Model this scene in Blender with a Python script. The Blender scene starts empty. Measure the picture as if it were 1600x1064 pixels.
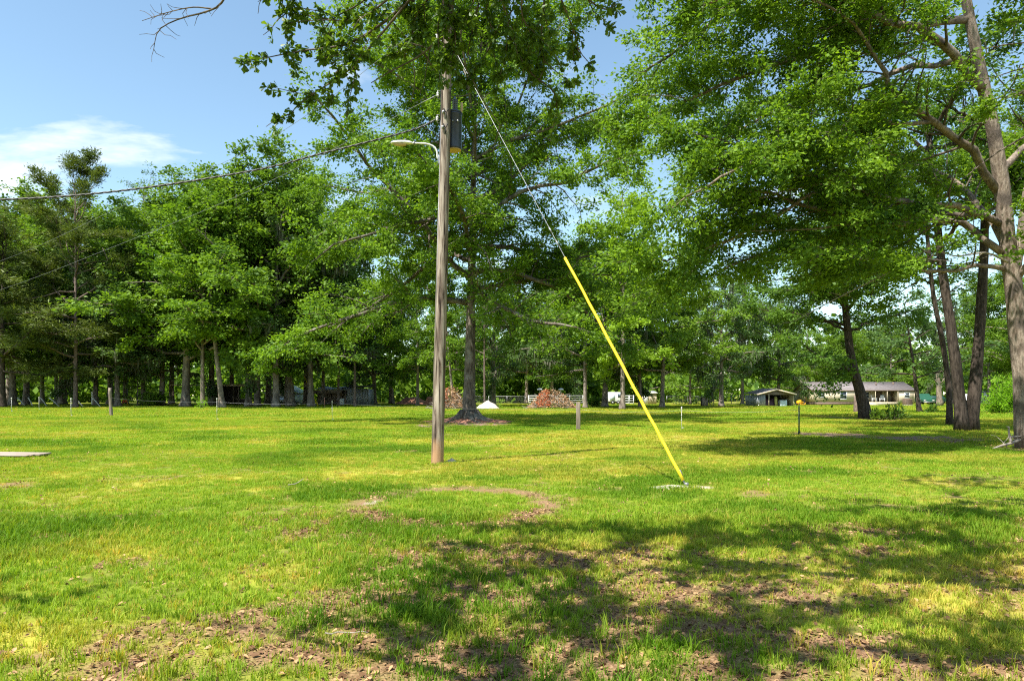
import bpy, bmesh, math, random
import numpy as np
from mathutils import Vector, Matrix

scene = bpy.context.scene
COL = scene.collection
R = math.radians

# ------------------------------------------------------------------ camera, sky, sun, exposure
EYE, HOR, FPX = 1.6, 617.0, 1067.0          # eye height; horizon row and focal length of the 1600 x 1064 photograph
cam_data = bpy.data.cameras.new('camera')
cam_data.sensor_width = 36.0
cam_data.lens = 36.0 * FPX / 1600.0
cam_data.shift_y = (HOR - 532.0) / 1600.0
cam_data.clip_start = 0.1
cam_data.clip_end = 3000.0
cam = bpy.data.objects.new('camera', cam_data)
cam.location = (0, 0, EYE)
cam.rotation_euler = (R(90), 0, 0)
COL.objects.link(cam)
scene.camera = cam

SUN_EL = R(59)
TO_SUN = Vector((-0.731 * math.cos(SUN_EL), -0.682 * math.cos(SUN_EL), math.sin(SUN_EL))).normalized()
SKY_STRENGTH, SUN_STRENGTH, EXPOSURE = 0.102, 5.0, 1.28

world = bpy.data.worlds.new('World')
scene.world = world
world.use_nodes = True


def build_world():
    nt = world.node_tree
    nt.nodes.clear()
    N = nt.nodes.new
    L = nt.links.new
    out = N('ShaderNodeOutputWorld')
    bg = N('ShaderNodeBackground')
    bg.inputs['Strength'].default_value = SKY_STRENGTH
    sky = N('ShaderNodeTexSky')
    sky.sky_type = 'NISHITA'
    sky.sun_disc = False
    sky.sun_elevation = SUN_EL
    sky.sun_rotation = math.atan2(TO_SUN.x, TO_SUN.y)
    sky.air_density = 1.0
    sky.dust_density = 0.25
    sky.ozone_density = 0.7
    # thin fair-weather clouds on a plane overhead, the same over the whole sky
    tc = N('ShaderNodeTexCoord')
    sep = N('ShaderNodeSeparateXYZ')
    L(tc.outputs['Generated'], sep.inputs[0])
    add = N('ShaderNodeMath'); add.operation = 'ADD'; add.inputs[1].default_value = 0.12
    L(sep.outputs['Z'], add.inputs[0])
    dx = N('ShaderNodeMath'); dx.operation = 'DIVIDE'
    dy = N('ShaderNodeMath'); dy.operation = 'DIVIDE'
    L(sep.outputs['X'], dx.inputs[0]); L(add.outputs[0], dx.inputs[1])
    L(sep.outputs['Y'], dy.inputs[0]); L(add.outputs[0], dy.inputs[1])
    comb = N('ShaderNodeCombineXYZ')
    L(dx.outputs[0], comb.inputs[0]); L(dy.outputs[0], comb.inputs[1])
    mp = N('ShaderNodeMapping')
    mp.inputs['Location'].default_value = CLOUD_SHIFT
    mp.inputs['Scale'].default_value = (0.85, 1.5, 1.0)
    L(comb.outputs[0], mp.inputs[0])
    nz = N('ShaderNodeTexNoise')
    nz.inputs['Scale'].default_value = 0.75
    nz.inputs['Detail'].default_value = 9.0
    nz.inputs['Roughness'].default_value = 0.58
    nz.inputs['Distortion'].default_value = 0.25
    L(mp.outputs[0], nz.inputs['Vector'])
    ramp = N('ShaderNodeValToRGB')
    ramp.color_ramp.elements[0].position = 0.555
    ramp.color_ramp.elements[0].color = (0, 0, 0, 1)
    ramp.color_ramp.elements[1].position = 0.68
    ramp.color_ramp.elements[1].color = (0.85, 0.85, 0.85, 1)
    L(nz.outputs['Fac'], ramp.inputs[0])
    mix = N('ShaderNodeMix'); mix.data_type = 'RGBA'
    mix.inputs[7].default_value = (6.2, 6.2, 6.2, 1)
    L(ramp.outputs['Color'], mix.inputs[0])
    hue = N('ShaderNodeMix'); hue.data_type = 'RGBA'; hue.blend_type = 'MULTIPLY'   # humid summer air: a shade less violet
    hue.inputs[0].default_value = 1.0
    hue.inputs[7].default_value = (1.02, 1.08, 0.99, 1)
    L(sky.outputs['Color'], hue.inputs[6])
    L(hue.outputs[2], mix.inputs[6])
    L(mix.outputs[2], bg.inputs['Color'])
    L(bg.outputs[0], out.inputs['Surface'])


CLOUD_SHIFT = (-0.27, 0.22, 0.0)
build_world()

sun_data = bpy.data.lights.new('sun', 'SUN')
sun_data.energy = SUN_STRENGTH
sun_data.angle = R(0.55)
sun_data.color = (1.0, 0.955, 0.87)
sun = bpy.data.objects.new('sun', sun_data)
sun.rotation_euler = TO_SUN.to_track_quat('Z', 'Y').to_euler()
sun.location = (-20, -20, 60)
COL.objects.link(sun)

vs = scene.view_settings
vs.view_transform = 'Standard'
vs.look = 'None'
vs.exposure = EXPOSURE
vs.gamma = 1.0
vs.use_curve_mapping = False
scene.render.engine = 'CYCLES'
cy = scene.cycles
cy.max_bounces = 7
cy.diffuse_bounces = 4
cy.glossy_bounces = 2
cy.transmission_bounces = 4
cy.transparent_max_bounces = 8
cy.use_denoising = False
cy.pixel_filter_type = 'BLACKMAN_HARRIS'
cy.filter_width = 1.15
cy.sample_clamp_indirect = 6.0

# ------------------------------------------------------------------ helpers


def G(px, py):
    """ground point seen at a pixel of the photograph"""
    d = FPX * EYE / (py - HOR)
    return ((px - 800.0) / FPX * d, d, 0.0)


def W(px, py, d):
    return ((px - 800.0) / FPX * d, d, EYE + (HOR - py) / FPX * d)


def at(px, d):
    return ((px - 800.0) / FPX * d, d, 0.0)


def tag(o, label=None, cat=None, group=None, kind=None):
    if label: o['label'] = label
    if cat: o['category'] = cat
    if group: o['group'] = group
    if kind: o['kind'] = kind
    return o


def thing(name, label, cat, loc=(0, 0, 0), rz=0.0, group=None):
    o = bpy.data.objects.new(name, None)
    o.empty_display_size = 0.2
    o.location = loc
    o.rotation_euler = (0, 0, rz)
    COL.objects.link(o)
    return tag(o, label, cat, group)


def link(name, me, parent=None, loc=(0, 0, 0), rot=(0, 0, 0), scl=(1, 1, 1)):
    o = bpy.data.objects.new(name, me)
    o.location = loc
    o.rotation_euler = rot
    o.scale = scl
    COL.objects.link(o)
    if parent is not None:
        o.parent = parent
    return o


def mesh_np(name, V, Q=None, T=None, mats=(), smooth=False, tint=None, mat_idx=None):
    """mesh from numpy vertices, quads and triangles"""
    V = np.asarray(V, dtype=np.float32).reshape(-1, 3)
    loops, starts, totals = [], [], []
    pos = 0
    for F, k in ((Q, 4), (T, 3)):
        if F is None or len(F) == 0:
            continue
        F = np.asarray(F, dtype=np.int32).reshape(-1, k)
        loops.append(F.ravel())
        starts.append(pos + np.arange(len(F), dtype=np.int32) * k)
        totals.append(np.full(len(F), k, dtype=np.int32))
        pos += F.size
    me = bpy.data.meshes.new(name)
    me.vertices.add(len(V))
    me.vertices.foreach_set('co', V.ravel())
    if loops:
        loops = np.concatenate(loops); starts = np.concatenate(starts); totals = np.concatenate(totals)
        me.loops.add(len(loops))
        me.loops.foreach_set('vertex_index', loops)
        me.polygons.add(len(starts))
        me.polygons.foreach_set('loop_start', starts)
        me.polygons.foreach_set('loop_total', totals)
        if smooth:
            me.polygons.foreach_set('use_smooth', np.ones(len(starts), dtype=bool))
        if mat_idx is not None:
            me.polygons.foreach_set('material_index', np.asarray(mat_idx, dtype=np.int32))
    for m in mats:
        me.materials.append(m)
    me.update(calc_edges=True)
    if tint is not None:
        a = me.attributes.new('tint', 'FLOAT', 'FACE')
        a.data.foreach_set('value', np.asarray(tint, dtype=np.float32))
    return me


class Solid:
    """collects boxes, tubes, lathes ... for ONE mesh"""

    def __init__(self):
        self.V, self.Q, self.T = [], [], []
        self.n = 0

    def add(self, V, Q=(), T=()):
        V = np.asarray(V, dtype=float).reshape(-1, 3)
        self.V.append(V)
        if len(Q): self.Q.append(np.asarray(Q, dtype=int).reshape(-1, 4) + self.n)
        if len(T): self.T.append(np.asarray(T, dtype=int).reshape(-1, 3) + self.n)
        self.n += len(V)
        return self

    def box(self, x0, x1, y0, y1, z0, z1, M=None):
        V = np.array([(x, y, z) for z in (z0, z1) for y in (y0, y1) for x in (x0, x1)], dtype=float)
        if M is not None:
            M = np.array(M)
            V = V @ M[:3, :3].T + M[:3, 3]
        return self.add(V, [(0, 2, 3, 1), (4, 5, 7, 6), (0, 1, 5, 4), (2, 6, 7, 3), (0, 4, 6, 2), (1, 3, 7, 5)])

    def hexa(self, P):
        """box from 8 corners in the order of box()"""
        return self.add(P, [(0, 2, 3, 1), (4, 5, 7, 6), (0, 1, 5, 4), (2, 6, 7, 3), (0, 4, 6, 2), (1, 3, 7, 5)])

    def tube(self, pts, rad, sides=8, caps=True, jitter=0.0, rng=None):
        V, Q, T = tube_np(pts, rad, sides, caps, jitter, rng)
        return self.add(V, Q, T)

    def lathe(self, prof, c=(0, 0, 0), sides=20):
        """profile of (radius, z) about a vertical axis"""
        a = np.linspace(0, 2 * np.pi, sides, endpoint=False)
        V = []
        for r, z in prof:
            V.append(np.stack([c[0] + r * np.cos(a), c[1] + r * np.sin(a), np.full(sides, c[2] + z)], 1))
        V = np.concatenate(V)
        Q = []
        for i in range(len(prof) - 1):
            for k in range(sides):
                k2 = (k + 1) % sides
                Q.append((i * sides + k, i * sides + k2, (i + 1) * sides + k2, (i + 1) * sides + k))
        T = []
        n = len(V)
        V = np.concatenate([V, [[c[0], c[1], c[2] + prof[0][1]], [c[0], c[1], c[2] + prof[-1][1]]]])
        e = (len(prof) - 1) * sides
        for k in range(sides):
            k2 = (k + 1) % sides
            T.append((n, k2, k)); T.append((n + 1, e + k, e + k2))
        return self.add(V, Q, T)

    def obj(self, name, mat, parent=None, smooth=False, loc=(0, 0, 0), rot=(0, 0, 0), bevel=0.0):
        me = mesh_np(name, np.concatenate(self.V), np.concatenate(self.Q) if self.Q else None,
                     np.concatenate(self.T) if self.T else None, [mat] if mat else [], smooth)
        if bevel > 0:
            bm = bmesh.new(); bm.from_mesh(me)
            bmesh.ops.bevel(bm, geom=bm.edges[:], offset=bevel, segments=2, affect='EDGES', profile=0.5)
            bm.to_mesh(me); bm.free()
        return link(name, me, parent, loc, rot)


def tube_np(pts, rad, sides=8, caps=True, jitter=0.0, rng=None):
    P = np.asarray(pts, dtype=float)
    n = len(P)
    rad = np.broadcast_to(np.asarray(rad, dtype=float), (n,))
    D = np.gradient(P, axis=0)
    D /= np.maximum(np.linalg.norm(D, axis=1), 1e-9)[:, None]
    ref = np.array([1.0, 0.0, 0.0]) if abs(D[0, 0]) < 0.8 else np.array([0.0, 1.0, 0.0])
    U = ref - D * (D @ ref)[:, None]
    U /= np.maximum(np.linalg.norm(U, axis=1), 1e-9)[:, None]
    X = np.cross(D, U)
    a = np.linspace(0, 2 * np.pi, sides, endpoint=False)
    rr = np.repeat(rad[:, None], sides, 1)
    if jitter and rng is not None:
        rr = rr * (1 + rng.normal(0, jitter, rr.shape))
    V = (P[:, None, :] + rr[:, :, None] * (np.cos(a)[None, :, None] * U[:, None, :] + np.sin(a)[None, :, None] * X[:, None, :])).reshape(-1, 3)
    i = np.arange(n - 1)[:, None] * sides
    k = np.arange(sides)[None, :]
    k2 = (k + 1) % sides
    Q = np.stack([i + k, i + k2, i + sides + k2, i + sides + k], -1).reshape(-1, 4)
    T = np.zeros((0, 3), int)
    if caps:
        V = np.concatenate([V, P[:1], P[-1:]])
        c0, c1 = n * sides, n * sides + 1
        kk = np.arange(sides); kn = (kk + 1) % sides
        e = (n - 1) * sides
        T = np.concatenate([np.stack([np.full(sides, c0), kn, kk], 1), np.stack([np.full(sides, c1), e + kk, e + kn], 1)])
    return V, Q, T


# ---- value noise for laying things out
_perm = np.random.default_rng(7).random((256, 256))


def vnoise(x, y):
    x = np.asarray(x, float); y = np.asarray(y, float)
    xi = np.floor(x).astype(int); yi = np.floor(y).astype(int)
    fx = x - xi; fy = y - yi
    fx = fx * fx * (3 - 2 * fx); fy = fy * fy * (3 - 2 * fy)
    g = lambda a, b: _perm[a & 255, b & 255]
    return (g(xi, yi) * (1 - fx) + g(xi + 1, yi) * fx) * (1 - fy) + (g(xi, yi + 1) * (1 - fx) + g(xi + 1, yi + 1) * fx) * fy


def fbm(x, y, o=3):
    s = 0; a = 0.5; t = 0
    for i in range(o):
        s = s + a * vnoise(x * 2 ** i + 13.7 * i, y * 2 ** i + 7.1 * i); t += a; a *= 0.55
    return s / t


def sstep(a, b, x):
    t = np.clip((x - a) / (b - a), 0, 1)
    return t * t * (3 - 2 * t)


# ------------------------------------------------------------------ materials

def new_mat(name):
    m = bpy.data.materials.new(name)
    m.use_nodes = True
    nt = m.node_tree
    nt.nodes.clear()
    out = nt.nodes.new('ShaderNodeOutputMaterial')
    return m, nt, out


def principled(nt, out, rough=0.7, spec=0.3, metal=0.0):
    b = nt.nodes.new('ShaderNodeBsdfPrincipled')
    b.inputs['Roughness'].default_value = rough
    b.inputs['Specular IOR Level'].default_value = spec
    b.inputs['Metallic'].default_value = metal
    nt.links.new(b.outputs[0], out.inputs['Surface'])
    return b


def ramp_node(nt, stops):
    r = nt.nodes.new('ShaderNodeValToRGB')
    el = r.color_ramp.elements
    while len(el) < len(stops):
        el.new(0.5)
    for e, (p, c) in zip(el, stops):
        e.position = p
        e.color = (c[0], c[1], c[2], 1)
    return r


def noisy_mat(name, c1, c2, scale=6.0, stretch=(1, 1, 1), rough=0.75, spec=0.25, metal=0.0, bump=0.15, detail=6, lo=0.35, hi=0.68,
              dist=0.02, extra=None):
    m, nt, out = new_mat(name)
    b = principled(nt, out, rough, spec, metal)
    tc = nt.nodes.new('ShaderNodeTexCoord')
    mp = nt.nodes.new('ShaderNodeMapping')
    mp.inputs['Scale'].default_value = stretch
    nt.links.new(tc.outputs['Object'], mp.inputs[0])
    nz = nt.nodes.new('ShaderNodeTexNoise')
    nz.inputs['Scale'].default_value = scale
    nz.inputs['Detail'].default_value = detail
    nz.inputs['Roughness'].default_value = 0.62
    nt.links.new(mp.outputs[0], nz.inputs['Vector'])
    rp = ramp_node(nt, [(lo, c1), (hi, c2)])
    nt.links.new(nz.outputs['Fac'], rp.inputs[0])
    col = rp.outputs[0]
    if extra:                                         # (colour, scale, low, high): a second blotchy layer
        c3, sc, l2, h2 = extra
        n2 = nt.nodes.new('ShaderNodeTexNoise')
        n2.inputs['Scale'].default_value = sc
        n2.inputs['Detail'].default_value = 4
        nt.links.new(tc.outputs['Object'], n2.inputs['Vector'])
        r2 = ramp_node(nt, [(l2, (0, 0, 0)), (h2, (1, 1, 1))])
        nt.links.new(n2.outputs['Fac'], r2.inputs[0])
        mx = nt.nodes.new('ShaderNodeMix'); mx.data_type = 'RGBA'
        mx.inputs[7].default_value = (*c3, 1)
        nt.links.new(r2.outputs[0], mx.inputs[0])
        nt.links.new(col, mx.inputs[6])
        col = mx.outputs[2]
    nt.links.new(col, b.inputs['Base Color'])
    if bump:
        bp = nt.nodes.new('ShaderNodeBump')
        bp.inputs['Strength'].default_value = bump
        bp.inputs['Distance'].default_value = dist
        nt.links.new(nz.outputs['Fac'], bp.inputs['Height'])
        nt.links.new(bp.outputs[0], b.inputs['Normal'])
    return m


def leaf_mat(name, dark, light, trans, fac=0.35, rough=0.5, spec=0.14, objvar=0.25, instancer=None, dry=None, deep=(0.085, 0.185, 0.008)):
    """leaf with a colour of its own per leaf ('tint'), a little per tree, light passing through it"""
    m, nt, out = new_mat(name)
    L = nt.links.new
    at_ = nt.nodes.new('ShaderNodeAttribute'); at_.attribute_name = 'tint'
    oi = nt.nodes.new('ShaderNodeObjectInfo')
    ma = nt.nodes.new('ShaderNodeMath'); ma.operation = 'MULTIPLY_ADD'
    ma.inputs[1].default_value = objvar
    L(oi.outputs['Random'], ma.inputs[0]); L(at_.outputs['Fac'], ma.inputs[2])
    rp = ramp_node(nt, [(0.0, dark), (1.0 + objvar * 0.6, light)])
    rp.color_ramp.elements[1].position = 1.0
    L(ma.outputs[0], rp.inputs[0])
    col = rp.outputs[0]
    tcol = nt.nodes.new('ShaderNodeMix'); tcol.data_type = 'RGBA'; tcol.blend_type = 'MULTIPLY'
    tcol.inputs[0].default_value = 1.0
    tcol.inputs[7].default_value = (*trans, 1)
    if instancer:
        ia = nt.nodes.new('ShaderNodeAttribute'); ia.attribute_name = instancer; ia.attribute_type = 'INSTANCER'
        mx = nt.nodes.new('ShaderNodeMix'); mx.data_type = 'RGBA'
        mx.inputs[7].default_value = (*dry, 1)
        L(ia.outputs['Fac'], mx.inputs[0]); L(col, mx.inputs[6])
        col = mx.outputs[2]
        ib = nt.nodes.new('ShaderNodeAttribute'); ib.attribute_name = 'deep'; ib.attribute_type = 'INSTANCER'
        m2 = nt.nodes.new('ShaderNodeMix'); m2.data_type = 'RGBA'
        m2.inputs[7].default_value = (*deep, 1)
        L(ib.outputs['Fac'], m2.inputs[0]); L(col, m2.inputs[6])
        col = m2.outputs[2]
    L(col, tcol.inputs[6])
    b = nt.nodes.new('ShaderNodeBsdfPrincipled')
    b.inputs['Roughness'].default_value = rough
    b.inputs['Specular IOR Level'].default_value = spec
    L(col, b.inputs['Base Color'])
    t = nt.nodes.new('ShaderNodeBsdfTranslucent')
    L(tcol.outputs[2], t.inputs['Color'])
    ms = nt.nodes.new('ShaderNodeMixShader')
    ms.inputs[0].default_value = fac
    L(b.outputs[0], ms.inputs[1]); L(t.outputs[0], ms.inputs[2])
    L(ms.outputs[0], out.inputs['Surface'])
    return m


def plain(name, c, rough=0.5, spec=0.4, metal=0.0):
    c2 = tuple(min(1, v * 1.25) for v in c)
    c1 = tuple(v * 0.75 for v in c)
    return noisy_mat(name, c1, c2, scale=9, rough=rough, spec=spec, metal=metal, bump=0.05)


TR = (1.9, 1.9, 0.8)
M = {}
M['leaf_near'] = leaf_mat('oak leaf glossy', (0.028, 0.066, 0.009), (0.100, 0.172, 0.018), (2.2, 2.0, 0.6), 0.36, 0.42, 0.22)
M['leaf_right'] = leaf_mat('oak leaf bright', (0.036, 0.090, 0.012), (0.162, 0.268, 0.018), TR, 0.36)
M['leaf_oak'] = leaf_mat('oak leaf green', (0.032, 0.085, 0.012), (0.150, 0.252, 0.017), TR, 0.35)
M['leaf_mid'] = leaf_mat('broad leaf green', (0.038, 0.092, 0.015), (0.140, 0.232, 0.022), TR, 0.33)
M['leaf_dark'] = leaf_mat('broad leaf dark', (0.032, 0.082, 0.015), (0.100, 0.185, 0.023), TR, 0.32)
M['leaf_grey'] = leaf_mat('feathery leaf', (0.042, 0.085, 0.026), (0.100, 0.170, 0.048), TR, 0.32)
M['leaf_yellow'] = leaf_mat('young leaf yellow green', (0.080, 0.150, 0.012), (0.190, 0.300, 0.022), TR, 0.38)
M['needle'] = leaf_mat('pine needle', (0.036, 0.066, 0.016), (0.115, 0.150, 0.028), TR, 0.22)
M['lime'] = leaf_mat('lime leaf', (0.095, 0.215, 0.010), (0.180, 0.330, 0.016), TR, 0.40)
M['moss'] = leaf_mat('hanging moss', (0.075, 0.085, 0.058), (0.160, 0.165, 0.115), (1.2, 1.2, 1.0), 0.25, 0.8, 0.1)
M['grass'] = leaf_mat('grass blade', (0.110, 0.225, 0.010), (0.300, 0.412, 0.032), (1.5, 1.4, 0.5), 0.40, 0.6, 0.12, 0.1, 'dry', (0.50, 0.36, 0.075))
M['litter'] = leaf_mat('fallen oak leaf', (0.075, 0.034, 0.016), (0.420, 0.255, 0.125), (1.1, 1.0, 0.9), 0.12, 0.6, 0.2, 0.1)
M['dead_leaf'] = leaf_mat('dead brush leaf', (0.200, 0.075, 0.030), (0.460, 0.300, 0.170), (1.1, 1.0, 0.9), 0.15, 0.7, 0.2, 0.2)
M['red_leaf'] = leaf_mat('red dead leaf', (0.300, 0.055, 0.020), (0.480, 0.130, 0.050), (1.1, 1.0, 0.9), 0.15, 0.7, 0.2, 0.2)

M['bark'] = noisy_mat('grey oak bark', (0.045, 0.036, 0.030), (0.200, 0.165, 0.135), 7, (1.6, 1.6, 0.35), 0.9, 0.1, bump=0.8, dist=0.06,
                      extra=((0.24, 0.22, 0.19), 1.3, 0.52, 0.68))
M['bark_dark'] = noisy_mat('dark bark', (0.022, 0.017, 0.014), (0.100, 0.078, 0.062), 9, (1.6, 1.6, 0.3), 0.9, 0.1, bump=0.9, dist=0.05)
M['bark_pale'] = noisy_mat('pale smooth bark', (0.120, 0.088, 0.066), (0.330, 0.270, 0.215), 9, (1.5, 1.5, 0.35), 0.9, 0.1, bump=0.9, dist=0.07,
                           extra=((0.10, 0.08, 0.066), 1.6, 0.50, 0.66))
M['bark_far'] = noisy_mat('far bark', (0.075, 0.060, 0.050), (0.300, 0.250, 0.210), 4, (1, 1, 0.3), 0.9, 0.1, bump=0.5, dist=0.08)
M['bark_pine'] = noisy_mat('pine bark', (0.085, 0.060, 0.050), (0.240, 0.180, 0.155), 5, (1.2, 1.2, 0.5), 0.9, 0.1, bump=0.6, dist=0.06)
M['twig'] = noisy_mat('twig bark', (0.050, 0.040, 0.034), (0.170, 0.140, 0.115), 14, (1, 1, 1), 0.9, 0.1, bump=0.3)
M['twig_pale'] = noisy_mat('pale twig bark', (0.160, 0.135, 0.110), (0.360, 0.310, 0.260), 10, (1, 1, 1), 0.9, 0.1, bump=0.3)
M['post_wood'] = noisy_mat('weathered post wood', (0.110, 0.085, 0.066), (0.300, 0.245, 0.200), 12, (2, 2, 0.12), 0.9, 0.1, bump=0.5)
M['board'] = noisy_mat('grey weathered board', (0.200, 0.155, 0.125), (0.440, 0.370, 0.310), 10, (0.12, 3, 2), 0.9, 0.1, bump=0.4)
M['sand'] = noisy_mat('pale sand', (0.32, 0.28, 0.23), (0.56, 0.51, 0.45), 6, (1, 1, 1), 0.95, 0.05, bump=0.6, dist=0.05)
M['red_clay'] = noisy_mat('red clay', (0.24, 0.10, 0.065), (0.42, 0.22, 0.15), 3, (1, 1, 1), 0.95, 0.05, bump=0.6, dist=0.1)
M['galv'] = noisy_mat('galvanised steel', (0.16, 0.165, 0.17), (0.30, 0.305, 0.31), 20, (1, 1, 1), 0.45, 0.5, 0.6, bump=0.05)
M['yellow_plastic'] = noisy_mat('yellow plastic guard', (0.78, 0.56, 0.012), (0.84, 0.64, 0.03), 5, (4, 4, 0.6), 0.5, 0.35, bump=0.05,
                              extra=((0.50, 0.37, 0.07), 2.2, 0.60, 0.85))
M['navy_steel'] = noisy_mat('dark painted steel', (0.012, 0.018, 0.034), (0.026, 0.036, 0.060), 5, (1, 1, 1), 0.35, 0.5, bump=0.03)
M['tan_steel'] = plain('tan painted steel', (0.46, 0.30, 0.14), 0.6, 0.3)
M['porcelain'] = plain('dark glazed porcelain', (0.06, 0.075, 0.10), 0.25, 0.6)
M['white_porcelain'] = plain('white glazed porcelain', (0.50, 0.49, 0.46), 0.3, 0.5)
M['lamp_grey'] = plain('pale grey aluminium', (0.60, 0.58, 0.55), 0.45, 0.4, 0.2)
M['lens'] = plain('amber lens', (0.46, 0.33, 0.19), 0.25, 0.5)
M['black_cable'] = plain('black cable sheath', (0.022, 0.022, 0.024), 0.45, 0.4)
M['white_paint'] = plain('white paint', (0.66, 0.66, 0.65), 0.5, 0.3)
M['cream'] = noisy_mat('cream siding', (0.46, 0.38, 0.275), (0.55, 0.47, 0.35), 2, (0.2, 0.2, 6), 0.7, 0.2, bump=0.3)
M['grey_roof'] = noisy_mat('grey brown shingle', (0.125, 0.108, 0.108), (0.225, 0.200, 0.200), 3, (1, 1, 4), 0.9, 0.1, bump=0.3)
M['tin'] = noisy_mat('weathered tin', (0.200, 0.215, 0.240), (0.400, 0.420, 0.450), 2, (6, 1, 0.4), 0.6, 0.3, 0.2, bump=0.3)
M['rust'] = noisy_mat('rusty tin', (0.13, 0.095, 0.08), (0.30, 0.24, 0.20), 3, (4, 1, 0.4), 0.8, 0.2, bump=0.3)
M['dark_wood'] = noisy_mat('dark shed wood', (0.030, 0.026, 0.022), (0.090, 0.078, 0.066), 6, (3, 3, 0.4), 0.9, 0.1, bump=0.3)
M['plank'] = noisy_mat('pale shed plank', (0.38, 0.32, 0.23), (0.58, 0.50, 0.36), 5, (3, 3, 0.3), 0.85, 0.1, bump=0.3)
M['glass'] = noisy_mat('window glass', (0.020, 0.030, 0.045), (0.060, 0.085, 0.120), 2, (1, 1, 1), 0.08, 0.8, bump=0)
M['brown_panel'] = plain('brown painted metal', (0.16, 0.11, 0.085), 0.6, 0.3)
M['blue_white'] = plain('pale blue enamel', (0.50, 0.58, 0.68), 0.35, 0.4)
M['yellow_paint'] = plain('yellow machine paint', (0.75, 0.40, 0.02), 0.4, 0.4)
M['yellow_wall'] = plain('faded yellow board', (0.50, 0.47, 0.15), 0.7, 0.2)
M['plum'] = plain('plum tarpaulin', (0.10, 0.05, 0.07), 0.7, 0.2)
M['rubber'] = plain('black rubber', (0.02, 0.02, 0.02), 0.8, 0.2)
M['green_paint'] = plain('dark green paint', (0.012, 0.045, 0.022), 0.5, 0.4)
M['orange'] = plain('orange plastic', (0.80, 0.13, 0.03), 0.5, 0.3)
M['car_green'] = plain('dark green car paint', (0.02, 0.08, 0.05), 0.25, 0.6)
M['white_car'] = plain('white car paint', (0.70, 0.71, 0.73), 0.25, 0.6)
M['stake_white'] = plain('white plastic stake', (0.50, 0.49, 0.45), 0.5, 0.3)
M['stake_red'] = plain('faded red stake', (0.42, 0.20, 0.17), 0.5, 0.3)


def pole_material():
    """weathered pine: long grain, dark checks, rust-brown stain at the foot"""
    m, nt, out = new_mat('weathered utility pole')
    L = nt.links.new
    b = principled(nt, out, 0.9, 0.12)
    tc = nt.nodes.new('ShaderNodeTexCoord')
    mp = nt.nodes.new('ShaderNodeMapping'); mp.inputs['Scale'].default_value = (6, 6, 0.40)
    L(tc.outputs['Object'], mp.inputs[0])
    nz = nt.nodes.new('ShaderNodeTexNoise'); nz.inputs['Scale'].default_value = 2.4; nz.inputs['Detail'].default_value = 9
    nz.inputs['Roughness'].default_value = 0.65; nz.inputs['Distortion'].default_value = 0.6
    L(mp.outputs[0], nz.inputs['Vector'])
    rp = ramp_node(nt, [(0.38, (0.022, 0.016, 0.012)), (0.44, (0.120, 0.090, 0.068)), (0.52, (0.225, 0.182, 0.142)), (0.64, (0.370, 0.318, 0.255))])
    L(nz.outputs['Fac'], rp.inputs[0])
    sp = nt.nodes.new('ShaderNodeSeparateXYZ'); L(tc.outputs['Object'], sp.inputs[0])
    n2 = nt.nodes.new('ShaderNodeTexNoise'); n2.inputs['Scale'].default_value = 3.0; n2.inputs['Detail'].default_value = 5
    L(tc.outputs['Object'], n2.inputs['Vector'])
    h = nt.nodes.new('ShaderNodeMath'); h.operation = 'MULTIPLY_ADD'; h.inputs[1].default_value = 0.7
    L(n2.outputs['Fac'], h.inputs[0]); L(sp.outputs['Z'], h.inputs[2])
    r2 = ramp_node(nt, [(0.50, (1, 1, 1)), (1.0, (0, 0, 0))])
    L(h.outputs[0], r2.inputs[0])
    mx = nt.nodes.new('ShaderNodeMix'); mx.data_type = 'RGBA'
    L(r2.outputs[0], mx.inputs[0]); L(rp.outputs[0], mx.inputs[6])
    mx.inputs[7].default_value = (0.35, 0.205, 0.110, 1)
    L(mx.outputs[2], b.inputs['Base Color'])
    bp = nt.nodes.new('ShaderNodeBump'); bp.inputs['Strength'].default_value = 0.7; bp.inputs['Distance'].default_value = 0.02
    L(nz.outputs['Fac'], bp.inputs['Height']); L(bp.outputs[0], b.inputs['Normal'])
    return m


M['pole'] = pole_material()

# ------------------------------------------------------------------ the ground

def gx_(px, py): return G(px, py)[0]
def gy_(px, py): return G(px, py)[1]


# (pixel x, pixel y, half width in pixels, half height in pixels, strength) of worn spots in the lawn
WORN = [(15, 757, 38, 7, 0.9), (170, 748, 26, 6, 0.6), (585, 786, 38, 8, 0.5), (250, 797, 40, 7, 0.35), (520, 812, 30, 8, 0.35),
        (60, 640, 40, 2, 0.2), (155, 644, 25, 2.5, 0.5), (1180, 664, 60, 4, 0.3), (1290, 668, 40, 5, 0.4), (470, 835, 55, 9, 0.45),
        (1000, 850, 160, 12, 0.5), (700, 672, 40, 5, 0.35), (1150, 765, 60, 10, 0.3), (960, 832, 60, 5, 0.35), (760, 862, 120, 12, 0.55),
        (900, 932, 200, 16, 0.35), (1320, 1000, 120, 16, 0.5), (1080, 985, 160, 14, 0.25), (1500, 1045, 160, 22, 0.5), (870, 1045, 160, 20, 0.3),
        (450, 930, 200, 18, 0.30), (250, 985, 120, 14, 0.45), (330, 1030, 120, 12, 0.20)]
MULCH = [(690, 664, 38, 5, 1.0), (770, 662, 28, 4, 0.9), (735, 661, 50, 5, 1.0), (1310, 680, 75, 6, 0.75), (1450, 686, 110, 7, 0.8), (1350, 655, 40, 6, 0.7),
         (1585, 702, 40, 10, 0.6)]
SANDY = [(1043, 761, 34, 4.2, 0.5), (1098, 762, 12, 3.5, 0.6), (585, 785, 12, 3, 0.7), (690, 725, 18, 4, 0.5), (1150, 660, 30, 2, 0.3)]


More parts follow.
